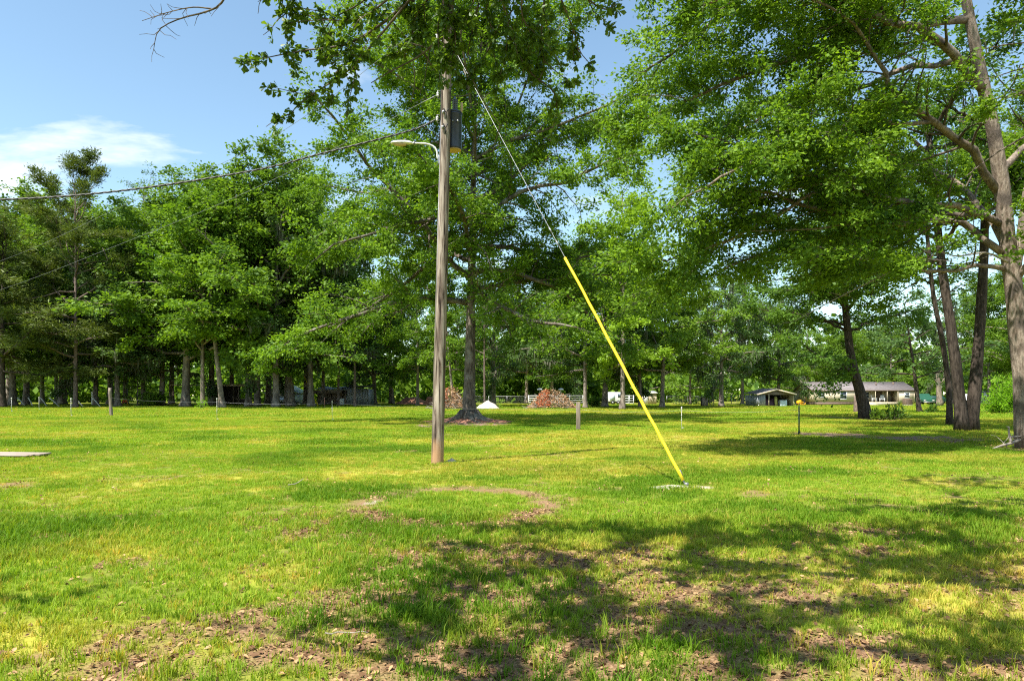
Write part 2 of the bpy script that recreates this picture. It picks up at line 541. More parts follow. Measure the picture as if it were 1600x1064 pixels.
def blob(x, y, spots):
    s = np.zeros(np.shape(x))
    for px, py, rx, ry, w in spots:
        cx, cyy, _ = G(px, py)
        r_x = rx / FPX * cyy
        r_y = max(cyy * cyy / (FPX * EYE) * ry, 0.12)
        d = ((x - cx) / r_x) ** 2 + ((y - cyy) / r_y) ** 2
        s = np.maximum(s, w * np.exp(-d * 0.75))
    return s


def masks(x, y):
    """how bare, how sandy and how dry the lawn is at a point"""
    x = np.asarray(x, float); y = np.asarray(y, float)
    n1 = fbm(x * 0.75 + 40, y * 0.9 + 11, 4)
    n2 = fbm(x * 2.6 + 3, y * 2.6 + 70, 3)
    nn = 0.55 * n1 + 0.45 * n2
    edge = 5.4 + (x + 2.3) * 0.62 + (n1 - 0.5) * 2.2
    edge = np.where(x > 3.0, 8.7 + (x - 3.0) * 0.30 + (n1 - 0.5) * 2.2, edge)
    zone = sstep(-0.5, 0.9, edge - y) * sstep(-3.3, -1.9, x + (n2 - 0.5) * 1.6)
    ring_c = G(712, 790)
    rr = np.sqrt(((x - ring_c[0]) / 1.12) ** 2 + ((y - ring_c[1] - 0.1) / 1.35) ** 2) + (n2 - 0.5) * 0.5
    ring = np.exp(-((rr - 1.22) / 0.26) ** 2) * np.clip(0.35 + 1.3 * n2, 0, 1)
    inner = (rr < 0.95)
    worn = blob(x, y, WORN)
    n3 = fbm(x * 6.5 + 31, y * 6.5 + 17, 2)
    b = sstep(0.42, 0.70, 0.72 * nn + 0.28 * n3 + zone * 0.125 + worn * 0.30 - 0.085)
    b = np.maximum(b, ring)
    b = np.where(inner, b * 0.1, b)
    mul = sstep(0.25, 0.6, blob(x, y, MULCH) + (n2 - 0.5) * 0.5)
    b = np.maximum(b, mul)
    sand = sstep(0.35, 0.7, blob(x, y, SANDY) + (n2 - 0.5) * 0.6 + (n3 - .5) * .4) * sstep(.1, .2, blob(x, y, SANDY))
    b = np.maximum(b, sand)
    # dry straw-coloured streaks, drawn out along the field
    d1 = fbm(x * 0.16 + 9, y * 0.34 + 5, 4)
    d2 = fbm(x * 0.9, y * 1.3 + 50, 3)
    dry = sstep(0.46, 0.74, 0.62 * d1 + 0.38 * d2 + 0.05 * sstep(10, 18, y) - 0.05 * sstep(24, 40, y) + 0.04 * sstep(-6, 4, x) + zone * 0.02)
    return b, sand, dry, mul


def axis_pts(lo, hi, fine_lo, fine_hi, step, grow=1.16):
    a = list(np.arange(fine_lo, fine_hi, step))
    s = step; v = fine_hi
    while v < hi:
        a.append(v); s *= grow; v += s
    a.append(hi)
    s = step; v = fine_lo - step
    pre = []
    while v > lo:
        pre.append(v); s *= grow; v -= s
    pre.append(lo)
    return np.array(pre[::-1] + a)


def ground_height(x, y):
    near = 1 - sstep(25, 60, y)
    return (fbm(x * 0.5 + 5, y * 0.5, 3) - 0.5) * 0.05 * near - 0.0


def build_ground():
    xs = axis_pts(-900, 900, -6.0, 7.0, 0.14, 1.08)
    ys = axis_pts(-300, 1500, 2.5, 14.0, 0.14, 1.06)
    X, Y = np.meshgrid(xs, ys)
    Z = ground_height(X, Y)
    V = np.stack([X, Y, Z], -1).reshape(-1, 3)
    nx, ny = len(xs), len(ys)
    i = np.arange(ny - 1)[:, None] * nx + np.arange(nx - 1)[None, :]
    Q = np.stack([i, i + 1, i + nx + 1, i + nx], -1).reshape(-1, 4)
    m, nt, out = new_mat('field turf and soil')
    L = nt.links.new
    b = principled(nt, out, 0.95, 0.08)
    tc = nt.nodes.new('ShaderNodeTexCoord')

    def noise(scale, detail=6, stretch=(1, 1, 1)):
        mp = nt.nodes.new('ShaderNodeMapping'); mp.inputs['Scale'].default_value = stretch
        L(tc.outputs['Object'], mp.inputs[0])
        n = nt.nodes.new('ShaderNodeTexNoise'); n.inputs['Scale'].default_value = scale
        n.inputs['Detail'].default_value = detail; n.inputs['Roughness'].default_value = 0.65
        L(mp.outputs[0], n.inputs['Vector'])
        return n.outputs['Fac']

    def mixc(fac, a, bb):
        x = nt.nodes.new('ShaderNodeMix'); x.data_type = 'RGBA'
        L(fac, x.inputs[0])
        for s, v in ((6, a), (7, bb)):
            if isinstance(v, tuple): x.inputs[s].default_value = (*v, 1)
            else: L(v, x.inputs[s])
        return x.outputs[2]

    def attr(n):
        a = nt.nodes.new('ShaderNodeAttribute'); a.attribute_name = n
        return a.outputs['Fac']
    g = ramp_node(nt, [(0.32, (0.065, 0.100, 0.010)), (0.55, (0.145, 0.195, 0.016)), (0.72, (0.240, 0.255, 0.040))])
    L(noise(3.5, 9), g.inputs[0])
    grass = mixc(attr('dry'), g.outputs[0], (0.340, 0.310, 0.045))
    s = ramp_node(nt, [(0.28, (0.060, 0.032, 0.018)), (0.50, (0.200, 0.118, 0.066)), (0.72, (0.370, 0.245, 0.150))])
    fine = noise(42, 10)
    L(fine, s.inputs[0])
    sn = ramp_node(nt, [(0.25, (0.30, 0.26, 0.21)), (0.75, (0.56, 0.50, 0.43))])
    L(noise(9, 6), sn.inputs[0])
    mu = ramp_node(nt, [(0.30, (0.10, 0.060, 0.042)), (0.72, (0.32, 0.215, 0.165))])
    L(noise(7, 8), mu.inputs[0])
    col = mixc(attr('bare'), grass, s.outputs[0])
    col = mixc(attr('mulch'), col, mu.outputs[0])
    col = mixc(attr('sand'), col, sn.outputs[0])
    L(col, b.inputs['Base Color'])
    bp = nt.nodes.new('ShaderNodeBump'); bp.inputs['Strength'].default_value = 0.5; bp.inputs['Distance'].default_value = 0.02
    L(fine, bp.inputs['Height']); L(bp.outputs[0], b.inputs['Normal'])
    me = mesh_np('field', V, Q, None, [m], True)
    ba, sa, dr, mu_ = masks(X.ravel(), Y.ravel())
    for n, v in (('bare', ba), ('sand', sa), ('dry', dr), ('mulch', mu_)):
        a = me.attributes.new(n, 'FLOAT', 'POINT')
        a.data.foreach_set('value', v.astype(np.float32))
    o = link('field', me)
    tag(o, kind='structure')


build_ground()

# ------------------------------------------------------------------ grass and fallen leaves (uncountable: instanced stuff)

def blade_tuft(rng, nb, rad, h0, h1, w, lean=0.5):
    """one tuft of bent, pointed blades"""
    V, Q, T, tint = [], [], [], []
    for i in range(nb):
        a = rng.uniform(0, 2 * np.pi); r = rad * math.sqrt(rng.random())
        p = np.array([r * math.cos(a), r * math.sin(a), -0.01])
        h = rng.uniform(h0, h1)
        az = rng.uniform(0, 2 * np.pi)
        d = np.array([math.cos(az), math.sin(az), 0]) * h * rng.uniform(0.15, 1.0) * lean
        side = np.array([-math.sin(az + rng.normal(0, .5)), math.cos(az), 0]) * w * rng.uniform(0.6, 1.3)
        m1 = p + d * 0.30 + [0, 0, h * 0.58]
        tip = p + d + [0, 0, h * rng.uniform(0.78, 1.0)]
        k = len(V)
        V += [p - side * .5, p + side * .5, m1 + side * .42, m1 - side * .42, tip]
        Q.append((k, k + 1, k + 2, k + 3)); T.append((k + 3, k + 2, k + 4))
        tint.append(rng.random())
    return np.array(V), Q, T, np.array(tint)


def fallen_leaf(rng, n=1, rad=0.0, size=0.0235):
    V, Q, tint = [], [], []
    for i in range(n):
        a = rng.uniform(0, 2 * np.pi)
        c = np.array([rng.normal(0, rad), rng.normal(0, rad), rng.uniform(0.003, 0.016)])
        ax = np.array([math.cos(a), math.sin(a), rng.normal(0, .22)])
        sd = np.array([-math.sin(a), math.cos(a), rng.normal(0, .3)])
        up = np.array([0, 0, 1.0])
        s = size * rng.choice([0.5, 0.8, 1.0, 1.3, 1.9]); w = s * rng.uniform(0.22, 0.36); cu = s * rng.uniform(0.03, 0.20)
        k = len(V)
        V += [c - ax * s * .5, c - ax * .08 * s + sd * w * .7 + up * cu, c + ax * s * .25 + sd * w + up * cu, c + ax * s * .5 + up * cu * .6,
              c + ax * s * .25 - sd * w + up * cu * rng.uniform(0.2, 1.2), c - ax * .08 * s - sd * w * .7 + up * cu * .8]
        Q += [(k, k + 1, k + 2, k + 3), (k, k + 3, k + 4, k + 5)]
        t = rng.random(); tint += [t, t]
    return np.array(V), Q, [], np.array(tint)


def scatter(name, pts, rot, scl, kind, dry, deep, meshes, mat):
    src = bpy.data.collections.new(name + ' pieces')       # not linked to the scene
    for i, (V, Q, T, tint) in enumerate(meshes):
        # face order in mesh_np is quads first, then triangles
        tt = tint if len(T) == 0 else np.concatenate([tint, tint])
        me = mesh_np('%s_piece' % name, V, Q, T, [mat], False, tt)
        o = bpy.data.objects.new('%s_piece_%02d' % (name, i), me)
        src.objects.link(o)
    me = bpy.data.meshes.new(name)
    me.vertices.add(len(pts))
    me.vertices.foreach_set('co', pts.astype(np.float32).ravel())
    for n, t, v in (('rot', 'FLOAT_VECTOR', rot), ('scl', 'FLOAT', scl), ('pick', 'INT', kind), ('dry', 'FLOAT', dry), ('deep', 'FLOAT', deep)):
        a = me.attributes.new(n, t, 'POINT')
        a.data.foreach_set('vector' if t == 'FLOAT_VECTOR' else 'value', np.asarray(v, dtype=np.int32 if t == 'INT' else np.float32).ravel())
    me.materials.append(mat)
    o = link(name, me)
    ng = bpy.data.node_groups.new(name + ' scatter', 'GeometryNodeTree')
    ng.interface.new_socket('Geometry', in_out='INPUT', socket_type='NodeSocketGeometry')
    ng.interface.new_socket('Geometry', in_out='OUTPUT', socket_type='NodeSocketGeometry')
    N = ng.nodes.new; L = ng.links.new
    gi = N('NodeGroupInput'); go = N('NodeGroupOutput')
    ci = N('GeometryNodeCollectionInfo')
    ci.inputs['Collection'].default_value = src
    ci.inputs['Separate Children'].default_value = True
    ci.inputs['Reset Children'].default_value = True
    ip = N('GeometryNodeInstanceOnPoints')
    ip.inputs['Pick Instance'].default_value = True

    def na(n, t):
        a = N('GeometryNodeInputNamedAttribute'); a.data_type = t
        a.inputs['Name'].default_value = n
        return a.outputs['Attribute']
    L(gi.outputs[0], ip.inputs['Points'])
    L(ci.outputs[0], ip.inputs['Instance'])
    L(na('pick', 'INT'), ip.inputs['Instance Index'])
    er = N('FunctionNodeEulerToRotation')
    L(na('rot', 'FLOAT_VECTOR'), er.inputs[0])
    L(er.outputs[0], ip.inputs['Rotation'])
    L(na('scl', 'FLOAT'), ip.inputs['Scale'])
    L(ip.outputs[0], go.inputs[0])
    md = o.modifiers.new('scatter', 'NODES')
    md.node_group = ng
    tag(o, kind='stuff')
    return o


def field_points(rng, d0, d1, per_m2, margin=1.30, extra=2.6):
    """random ground points in a wedge a little wider than the view"""
    n = int(per_m2 * (0.75 * margin * (d1 * d1 - d0 * d0) + 2 * extra * (d1 - d0)))
    y = np.sqrt(rng.random(n) * (d1 * d1 - d0 * d0) + d0 * d0)
    x = (rng.random(n) * 2 - 1) * (y * 0.75 * margin + extra)
    return x, y


def build_grass():
    rng = np.random.default_rng(21)
    kinds = []
    near = [blade_tuft(rng, 15, 0.055, 0.035, 0.105, 0.0065, 0.8) for _ in range(5)] + \
           [blade_tuft(rng, 12, 0.045, 0.07, 0.165, 0.0080, 0.9) for _ in range(3)]
    mid = [blade_tuft(rng, 30, 0.14, 0.035, 0.115, 0.0095, 0.8) for _ in range(5)]
    far = [blade_tuft(rng, 44, 0.34, 0.04, 0.125, 0.019, 0.8) for _ in range(4)]
    dist = [blade_tuft(rng, 60, 0.95, 0.05, 0.14, 0.050, 0.9) for _ in range(4)]
    meshes = near + mid + far + dist
    P, RT, S, K, DR, DP = [], [], [], [], [], []
    for d0, d1, dens, lo, n in ((2.6, 9.0, 420, 0, 8), (9.0, 21.0, 125, 8, 5), (21.0, 48.0, 30, 13, 4), (48.0, 115.0, 4.2, 17, 4)):
        x, y = field_points(rng, d0, d1, dens)
        ba, sa, dr, mu = masks(x, y)
        lush = fbm(x * 0.35 + 77, y * 0.35 + 5, 3)
        clump = fbm(x * 3.2 + 20, y * 3.2, 2)
        keep = rng.random(len(x)) < (1 - np.where(y > 8.0, 0.85, 0.70) * ba) * (1 - 0.35 * sstep(.5, .75, clump)) * (1 - sa * .9)
        x, y, ba, dr, lush = x[keep], y[keep], ba[keep], dr[keep], lush[keep]
        m = len(x)
        P.append(np.stack([x, y, ground_height(x, y)], 1))
        RT.append(np.stack([rng.normal(0, .08, m), rng.normal(0, .08, m), rng.uniform(0, 6.28, m)], 1))
        S.append(rng.uniform(0.65, 1.15, m) * (0.40 + 1.05 * lush) * np.where(y > 9, .78, 1.0) * (1 - 0.15 * ba))
        k = lo + rng.integers(0, n, m)
        if lo == 0:                                   # longer tufts here and there
            k = np.where((k >= 5) & (rng.random(m) < 0.70), rng.integers(0, 5, m), k)
        K.append(k)
        DP.append(np.clip(sstep(.45, .68, lush) * (0.95 - 0.55 * dr[:]) * rng.uniform(.5, 1.2, m) * (1 - .5 * sstep(25, 50, y)), 0, 1))
        DR.append(np.clip(dr * 0.42 * rng.uniform(0.3, 1.4, m) + (rng.random(m) < 0.11) * 0.7 + ba * 0.15, 0, 0.95))
    P = np.concatenate(P); K = np.concatenate(K)
    scatter('grass', P, np.concatenate(RT), np.concatenate(S), K, np.concatenate(DR), np.concatenate(DP), meshes, M['grass'])
    # fallen oak leaves
    meshes = [fallen_leaf(rng) for _ in range(10)] + [fallen_leaf(rng, 9, 0.10) for _ in range(4)]
    P, K = [], []
    for d0, d1, dens, lo, n in ((2.6, 9.5, 1600, 0, 10), (9.5, 24.0, 34, 10, 4)):
        x, y = field_points(rng, d0, d1, dens)
        ba, sa, dr, mu = masks(x, y)
        zone = sstep(12, 7, y) * sstep(-4, -1.5, x)
        keep = rng.random(len(x)) < np.clip(0.95 * ba + 0.10 * zone + 0.01, 0, 1) * (1 - sa * .9)
        x, y = x[keep], y[keep]
        P.append(np.stack([x, y, ground_height(x, y)], 1)); K.append(lo + rng.integers(0, n, len(x)))
    P = np.concatenate(P); K = np.concatenate(K); m = len(P)
    scatter('fallen_leaves', P, np.stack([rng.normal(0, .25, m), rng.normal(0, .25, m), rng.uniform(0, 6.28, m)], 1),
            rng.uniform(0.6, 1.25, m), K, np.zeros(m), np.zeros(m), meshes, M['litter'])


build_grass()

# ------------------------------------------------------------------ trees

UP = np.array([0, 0, 1.0])
TOWARD_LIGHT = np.array([TO_SUN.x * .6, TO_SUN.y * .6, .75])     # leaves turn up and toward the light


def curve(rng, p0, d, L, n, grav=0.0, wob=0.12):
    p = np.array(p0, float); d = np.array(d, float); d /= np.linalg.norm(d)
    pts = [p]
    for i in range(n):
        d = d + rng.normal(0, wob, 3) + UP * grav
        d /= np.linalg.norm(d)
        p = p + d * (L / n)
        pts.append(p)
    return np.array(pts)


def along(pts, s):
    """point and direction at fraction s of a polyline"""
    seg = np.linalg.norm(np.diff(pts, axis=0), axis=1)
    c = np.concatenate([[0], np.cumsum(seg)])
    t = s * c[-1]
    i = min(int(np.searchsorted(c, t, 'right')) - 1, len(seg) - 1)
    f = (t - c[i]) / max(seg[i], 1e-6)
    d = pts[i + 1] - pts[i]
    return pts[i] + d * f, d / max(np.linalg.norm(d), 1e-6), c[-1]


def smooth_path(pts, n=14):
    """Catmull-Rom through the given points"""
    P = np.asarray(pts, float)
    P = np.concatenate([[2 * P[0] - P[1]], P, [2 * P[-1] - P[-2]]])
    out = []
    m = len(P) - 3
    for t in np.linspace(0, m, n):
        i = min(int(t), m - 1); f = t - i
        a, b, c, d = P[i:i + 4]
        out.append(0.5 * ((2 * b) + (-a + c) * f + (2 * a - 5 * b + 4 * c - d) * f * f + (-a + 3 * b - 3 * c + d) * f ** 3))
    return np.array(out)


def branchlets(rng, limb, r0, sec_gap=0.5, sec_len=2.2, ter_gap=0.35, ter_len=0.9, start=0.25, droop=-0.03, flat=0.35, wob=0.14, taper=0.6):
    """secondary and tertiary branches of one limb: (secondary tubes, tertiary tubes)"""
    secs, ters = [], []
    L = along(limb, 1)[2]
    n = max(2, int(L * (1 - start) / sec_gap))
    side = 1
    for i in range(n + 1):
        s = start + (1 - start) * (i + rng.uniform(-.3, .3)) / n
        s = min(max(s, 0), 1)
        p, d, _ = along(limb, s)
        ln = sec_len * (1 - taper * s) * rng.uniform(0.65, 1.2)
        h = np.cross(d, UP); h /= max(np.linalg.norm(h), 1e-3)
        a = rng.uniform(0.5, 1.15)
        dd = d * math.cos(a) + (h * side * rng.uniform(.7, 1) + UP * rng.normal(0.12, flat)) * math.sin(a)
        side = -side
        if i == n: dd = d; ln *= 0.8
        sec = curve(rng, p, dd, ln, 5, droop, wob)
        r = r0 * (1 - 0.8 * s) * 0.42
        r = max(min(r, 0.05 * ln), 0.006)
        secs.append((sec, np.linspace(r, r * 0.3, 6)))
        m = max(2, int(ln / ter_gap))
        sd = 1
        for j in range(m + 1):
            u = min(0.18 + 0.82 * (j + rng.uniform(-.3, .3)) / m, 1.0)
            p2, d2, _ = along(sec, u)
            h2 = np.cross(d2, UP); h2 /= max(np.linalg.norm(h2), 1e-3)
            a2 = rng.uniform(0.4, 1.2)
            d3 = d2 * math.cos(a2) + (h2 * sd + UP * rng.normal(0.05, flat)) * math.sin(a2)
            sd = -sd
            if j == m: d3 = d2
            tl = ter_len * (1 - 0.45 * u) * rng.uniform(0.6, 1.25)
            ters.append((curve(rng, p2, d3, tl, 3, droop * 1.5, wob), r * 0.3))
    return secs, ters


def leaf_cloud(rng, ters, per_m, size, spread, width=0.5, shape='diamond', upness=0.55, droop=0.25):
    """leaves spread along the outermost twigs; returns V, Q, tint"""
    A = np.array([t[0] for t in ters])                      # (n, 4, 3)
    if len(A) == 0: return np.zeros((0, 3)), np.zeros((0, 4), int), np.zeros(0)
    ln = np.linalg.norm(np.diff(A, axis=1), axis=2).sum(1)
    cnt = rng.poisson(ln * per_m * rng.gamma(1.3, 1 / 1.3, len(A)))
    idx = np.repeat(np.arange(len(A)), cnt)
    n = len(idx)
    u = np.minimum(rng.random(n) ** 0.6, 0.999) * 3
    k = u.astype(int); f = (u - k)[:, None]
    p = A[idx, k] * (1 - f) + A[idx, k + 1] * f
    d = A[idx, k + 1] - A[idx, k]
    d /= np.maximum(np.linalg.norm(d, axis=1), 1e-6)[:, None]
    p = p + rng.normal(0, 1, (n, 3)) * np.array([spread, spread, spread * 0.6])
    ax = d + rng.normal(0, 0.8, (n, 3)); ax[:, 2] = ax[:, 2] * 0.6 - droop
    return leaf_faces(rng, p, ax, size * rng.uniform(0.65, 1.3, n), width, shape, upness, np.repeat(rng.normal(0, .16, len(A)), cnt))


def leaf_faces(rng, p, ax, size, width, shape, upness, toff=0.0):
    n = len(p)
    ax = ax / np.maximum(np.linalg.norm(ax, axis=1), 1e-6)[:, None]
    nr = rng.normal(0, 0.55, (n, 3)); nr += TOWARD_LIGHT * upness * 1.2
    nr -= ax * (nr * ax).sum(1)[:, None]
    nr /= np.maximum(np.linalg.norm(nr, axis=1), 1e-6)[:, None]
    sd = np.cross(nr, ax)
    s = size[:, None]; w = s * width * 0.5 * rng.uniform(0.8, 1.2, (n, 1))
    cup = s * rng.uniform(0.02, 0.14, (n, 1))
    tint = np.clip(rng.beta(2.2, 2.2, n) + toff, 0, 1)
    i = np.arange(n)
    if shape == 'diamond':
        V = np.stack([p, p + ax * s * .55 + sd * w + nr * cup, p + ax * s, p + ax * s * .5 - sd * w + nr * cup * .6], 1).reshape(-1, 3)
        Q = (i * 4)[:, None] + np.array([0, 1, 2, 3])
        return V, Q, tint
    if shape == 'obovate':
        pr = ((0.22, 0.25), (0.72, 1.0))
    else:                                                    # ovate
        pr = ((0.30, 0.95), (0.68, 0.75))
    (a1, w1), (a2, w2) = pr
    V = np.stack([p, p + ax * s * a1 + sd * w * w1 + nr * cup * .5, p + ax * s * a2 + sd * w * w2 + nr * cup, p + ax * s - nr * cup * .4,
                  p + ax * s * a2 - sd * w * w2 + nr * cup, p + ax * s * a1 - sd * w * w1 + nr * cup * .5], 1).reshape(-1, 3)
    Q = np.concatenate([(i * 6)[:, None] + np.array([0, 1, 2, 3]), (i * 6)[:, None] + np.array([0, 3, 4, 5])])
    return V, Q, np.concatenate([tint, tint])


def moss_strands(rng, src, n, l0, l1, w):
    """grey moss hanging in tapering strands from branches"""
    P = []
    for i in range(n):
        pts = src[rng.integers(len(src))][0]
        P.append(along(pts, rng.uniform(0.15, 1))[0])
    P = np.array(P)
    V, Q, tint = [], [], []
    for k in range(5):
        q = P + rng.normal(0, 0.14, P.shape)
        ln = rng.uniform(l0, l1, (n, 1)); a = rng.uniform(0, np.pi, n)
        s = np.stack([np.cos(a), np.sin(a), np.zeros(n)], 1) * w * rng.uniform(.5, 1.4, (n, 1))
        dz = np.array([0, 0, -1.0])
        sway = rng.normal(0, 0.07, (n, 3)); sway[:, 2] = 0
        v = np.stack([q - s * .4, q + s * .4, q + dz * ln * .4 + s + sway, q + dz * ln * .4 - s + sway, q + dz * ln + sway * 2 - s * .12, q + dz * ln + sway * 2 + s * .12], 1)
        base = len(V) and sum(len(x) for x in V)
        V.append(v.reshape(-1, 3))
        i = np.arange(n)[:, None] * 6 + base
        Q.append(np.concatenate([i + np.array([0, 1, 2, 3]), i + np.array([3, 2, 5, 4])]))
        t = rng.random(n); tint.append(np.concatenate([t, t]))
    return np.concatenate(V), np.concatenate(Q), np.concatenate(tint)


def tubes_mesh(name, tubes, sides, mat, jitter=0.0, rng=None):
    VV, QQ, TT = [], [], []; n = 0
    for (pts, rad), sd in zip(tubes, sides):
        V, Q, T = tube_np(pts, rad, sd, sd > 5, jitter if sd > 7 else 0, rng)
        VV.append(V); QQ.append(Q + n)
        if len(T): TT.append(T + n)
        n += len(V)
    return mesh_np(name, np.concatenate(VV), np.concatenate(QQ), np.concatenate(TT) if TT else None, [mat], True)


def trunk_radii(pts, r0, top=0.25, flare=0.30):
    n = len(pts)
    z = pts[:, 2] - pts[0, 2]
    t = np.linspace(0, 1, n)
    return r0 * (1 - (1 - top) * t) * (1 + flare * np.exp(-z / max(0.9 * r0 * 1.6, 0.1)))


def auto_tree(seed, H, r0, clear, env, nprim=14, lean=(0, 0), top=0.93, elev=(0.1, 1.0), sec_gap=1.0, sec_len=3.0, ter_gap=0.8, ter_len=1.4,
              droop=-0.02, flat=0.60, wob=0.14, stems=1, lowbare=0.12, az0=0.0, flare=0.28):
    """skeleton of a whole tree in its own coordinates: (trunk tubes, limb tubes, secondaries, tertiaries)"""
    rng = np.random.default_rng(seed)
    n = 14
    z = np.concatenate([[0, .25, .6, 1.2], np.linspace(2.2, H * top, n - 4)])
    t = z / (H * top)
    wx = np.cumsum(rng.normal(0, 0.012 * H / n, n)); wy = np.cumsum(rng.normal(0, 0.012 * H / n, n))
    tr = np.stack([lean[0] * H * t + wx, lean[1] * H * t + wy, z], 1)
    trunks = [(tr, trunk_radii(tr, r0, 0.12, flare))]
    limbs, secs, ters = [], [], []
    for i in range(nprim):
        f = (i + rng.uniform(-.3, .3)) / max(nprim - 1, 1)
        f = min(max(f, 0), 1)
        zz = clear + (H * top - clear) * f
        k = min(np.searchsorted(z, zz), n - 1)
        u = (zz - z[k - 1]) / max(z[k] - z[k - 1], 1e-6)
        p = tr[k - 1] * (1 - u) + tr[k] * u
        az = az0 + i * 2.39996 + rng.normal(0, 0.3)
        L = env(f) * rng.uniform(0.82, 1.12)
        e = elev[0] + (elev[1] - elev[0]) * f + rng.normal(0, 0.22)
        e = max(e, 0.02 if f < .3 else -.1)
        d = np.array([math.cos(az) * math.cos(e), math.sin(az) * math.cos(e), math.sin(e)])
        limb = curve(rng, p, d, L, 9, 0.02 if e > 0.3 else -0.005, wob)
        rl = max(0.035, min(r0 * (1 - 0.85 * zz / H) * 0.55, 0.035 * L + 0.03))
        limbs.append((limb, np.linspace(rl, rl * 0.25, 10)))
        s, te = branchlets(rng, limb, rl, sec_gap, min(sec_len, 0.55 * L + 0.5), ter_gap, ter_len, lowbare, droop, flat, wob + .03)
        secs += s; ters += te
    return rng, trunks, limbs, secs, ters


def tree_meshes(name, sk, bark, leaf, per_m, size, spread, width=0.55, shape='diamond', tube_ters=False, moss=None, sides=(10, 6, 4, 3), upness=0.5, jitter=0.04,
                droop=0.25):
    rng, trunks, limbs, secs, ters = sk
    tb = list(trunks) + limbs + secs
    sd = [sides[0]] * len(trunks) + [sides[1]] * len(limbs) + [sides[2]] * len(secs)
    if tube_ters:
        tb += [(p, np.linspace(max(r, .004), .003, 4)) for p, r in ters]; sd += [sides[3]] * len(ters)
    out = {'trunk': tubes_mesh('trunk', tb, sd, M[bark], jitter, rng)}
    V, Q, t = leaf_cloud(rng, ters, per_m, size, spread, width, shape, upness, droop)
    out['crown'] = mesh_np('crown', V, Q, None, [M[leaf]], False, t)
    if moss:
        V, Q, t = moss_strands(rng, secs + limbs, *moss)
        out['hanging_moss'] = mesh_np('hanging_moss', V, Q, None, [M['moss']], False, t)
    return out


def plant(name, label, parts, loc, rz=0.0, scl=1.0, group=None, cat='tree'):
    root = thing(name, label, cat, loc, rz, group)
    root.scale = (scl, scl, scl) if not isinstance(scl, tuple) else scl
    for k, me in parts.items():
        o = link(k, me, root)
        if k == 'hanging_moss': o['kind'] = 'stuff'
    return root


# ---- the far tree line: a dozen kinds, copied with their own place, turn and size
def e_oak(r): return lambda f: r * (0.62 + 0.55 * math.sin(math.pi * min(1, 0.25 + f * 0.75)) - 0.45 * max(0, f - .6))
def e_col(r): return lambda f: r * (0.8 + 0.3 * math.sin(math.pi * f)) * (1 - 0.45 * f)
def e_pine(r): return lambda f: r * (0.35 + 0.65 * math.sin(math.pi * (0.15 + 0.75 * f)))


KIND = {}
KIND['oak'] = tree_meshes('oak', auto_tree(101, 26, 0.46, 6.4, e_oak(10.4), 22, sec_gap=0.7, sec_len=3.2, ter_gap=0.5, ter_len=1.5), 'bark_far', 'leaf_mid', 30, 0.40, 0.36, sides=(9, 5, 3, 3))
KIND['broad'] = tree_meshes('broad', auto_tree(102, 22, 0.50, 5.6, e_oak(11.0), 21, (0.02, -.02), elev=(0.0, 0.9), sec_gap=0.7, sec_len=3.4, ter_gap=0.5, ter_len=1.5), 'bark_far', 'leaf_mid', 30, 0.40, 0.36, sides=(9, 5, 3, 3))
KIND['tall'] = tree_meshes('tall', auto_tree(103, 29, 0.38, 6.8, e_col(8.2), 24, elev=(0.2, 1.1), sec_gap=0.7, sec_len=2.8, ter_gap=0.5, ter_len=1.4), 'bark_far', 'leaf_dark', 30, 0.38, 0.34, sides=(9, 5, 3, 3))
KIND['mossy'] = tree_meshes('mossy', auto_tree(104, 21, 0.50, 5.0, e_oak(9.0), 20, (-.03, 0), elev=(-.05, 0.9), sec_gap=0.7, sec_len=3.2, ter_gap=0.5, ter_len=1.4), 'bark_far', 'leaf_grey', 24, 0.38, 0.36,
                             moss=(380, 0.5, 1.7, 0.085), sides=(9, 5, 3, 3))
KIND['feather'] = tree_meshes('feather', auto_tree(105, 30, 0.34, 7, e_col(6.2), 27, elev=(0.5, 1.2), sec_gap=0.9, sec_len=2.3, ter_gap=0.7, ter_len=1.2, droop=0.02), 'bark_far', 'leaf_grey', 16, 0.28, 0.22, 0.4, sides=(8, 5, 3, 3))
KIND['pine'] = tree_meshes('pine', auto_tree(106, 31, 0.35, 6, e_pine(8.2), 36, elev=(0.0, 0.9), sec_gap=0.7, sec_len=2.2, ter_gap=0.6, ter_len=0.9, droop=0.05, lowbare=0.45), 'bark_pine', 'needle', 85, 0.52, 0.34, 0.18, upness=0.2, droop=-0.2, sides=(8, 5, 3, 3))
KIND['lowpine'] = tree_meshes('lowpine', auto_tree(107, 20, 0.34, 4.0, e_oak(8.4), 24, elev=(-.1, 0.8), sec_gap=0.7, sec_len=2.4, ter_gap=0.6, ter_len=1.0), 'bark_dark', 'needle', 60, 0.50, 0.30, 0.16, upness=0.2, sides=(8, 5, 3, 3))
KIND['lean'] = tree_meshes('lean', auto_tree(108, 24, 0.35, 6.6, e_oak(8.4), 20, (-.09, 0.02), sec_gap=0.7, sec_len=2.9, ter_gap=0.5, ter_len=1.4), 'bark_far', 'leaf_oak', 30, 0.38, 0.34, sides=(9, 5, 3, 3))
KIND['thin'] = tree_meshes('thin', auto_tree(109, 25, 0.23, 7.5, e_col(5.4), 16, elev=(0.3, 1.0), sec_gap=0.7, sec_len=2.2, ter_gap=0.5, ter_len=1.2), 'bark_pine', 'leaf_dark', 24, 0.30, 0.25, sides=(8, 5, 3, 3))
KIND['young'] = tree_meshes('young', auto_tree(110, 27, 0.34, 5.5, e_col(6.4), 24, elev=(0.3, 1.1), sec_gap=0.7, sec_len=2.6, ter_gap=0.5, ter_len=1.4), 'bark_far', 'leaf_yellow', 30, 0.36, 0.32, sides=(8, 5, 3, 3))
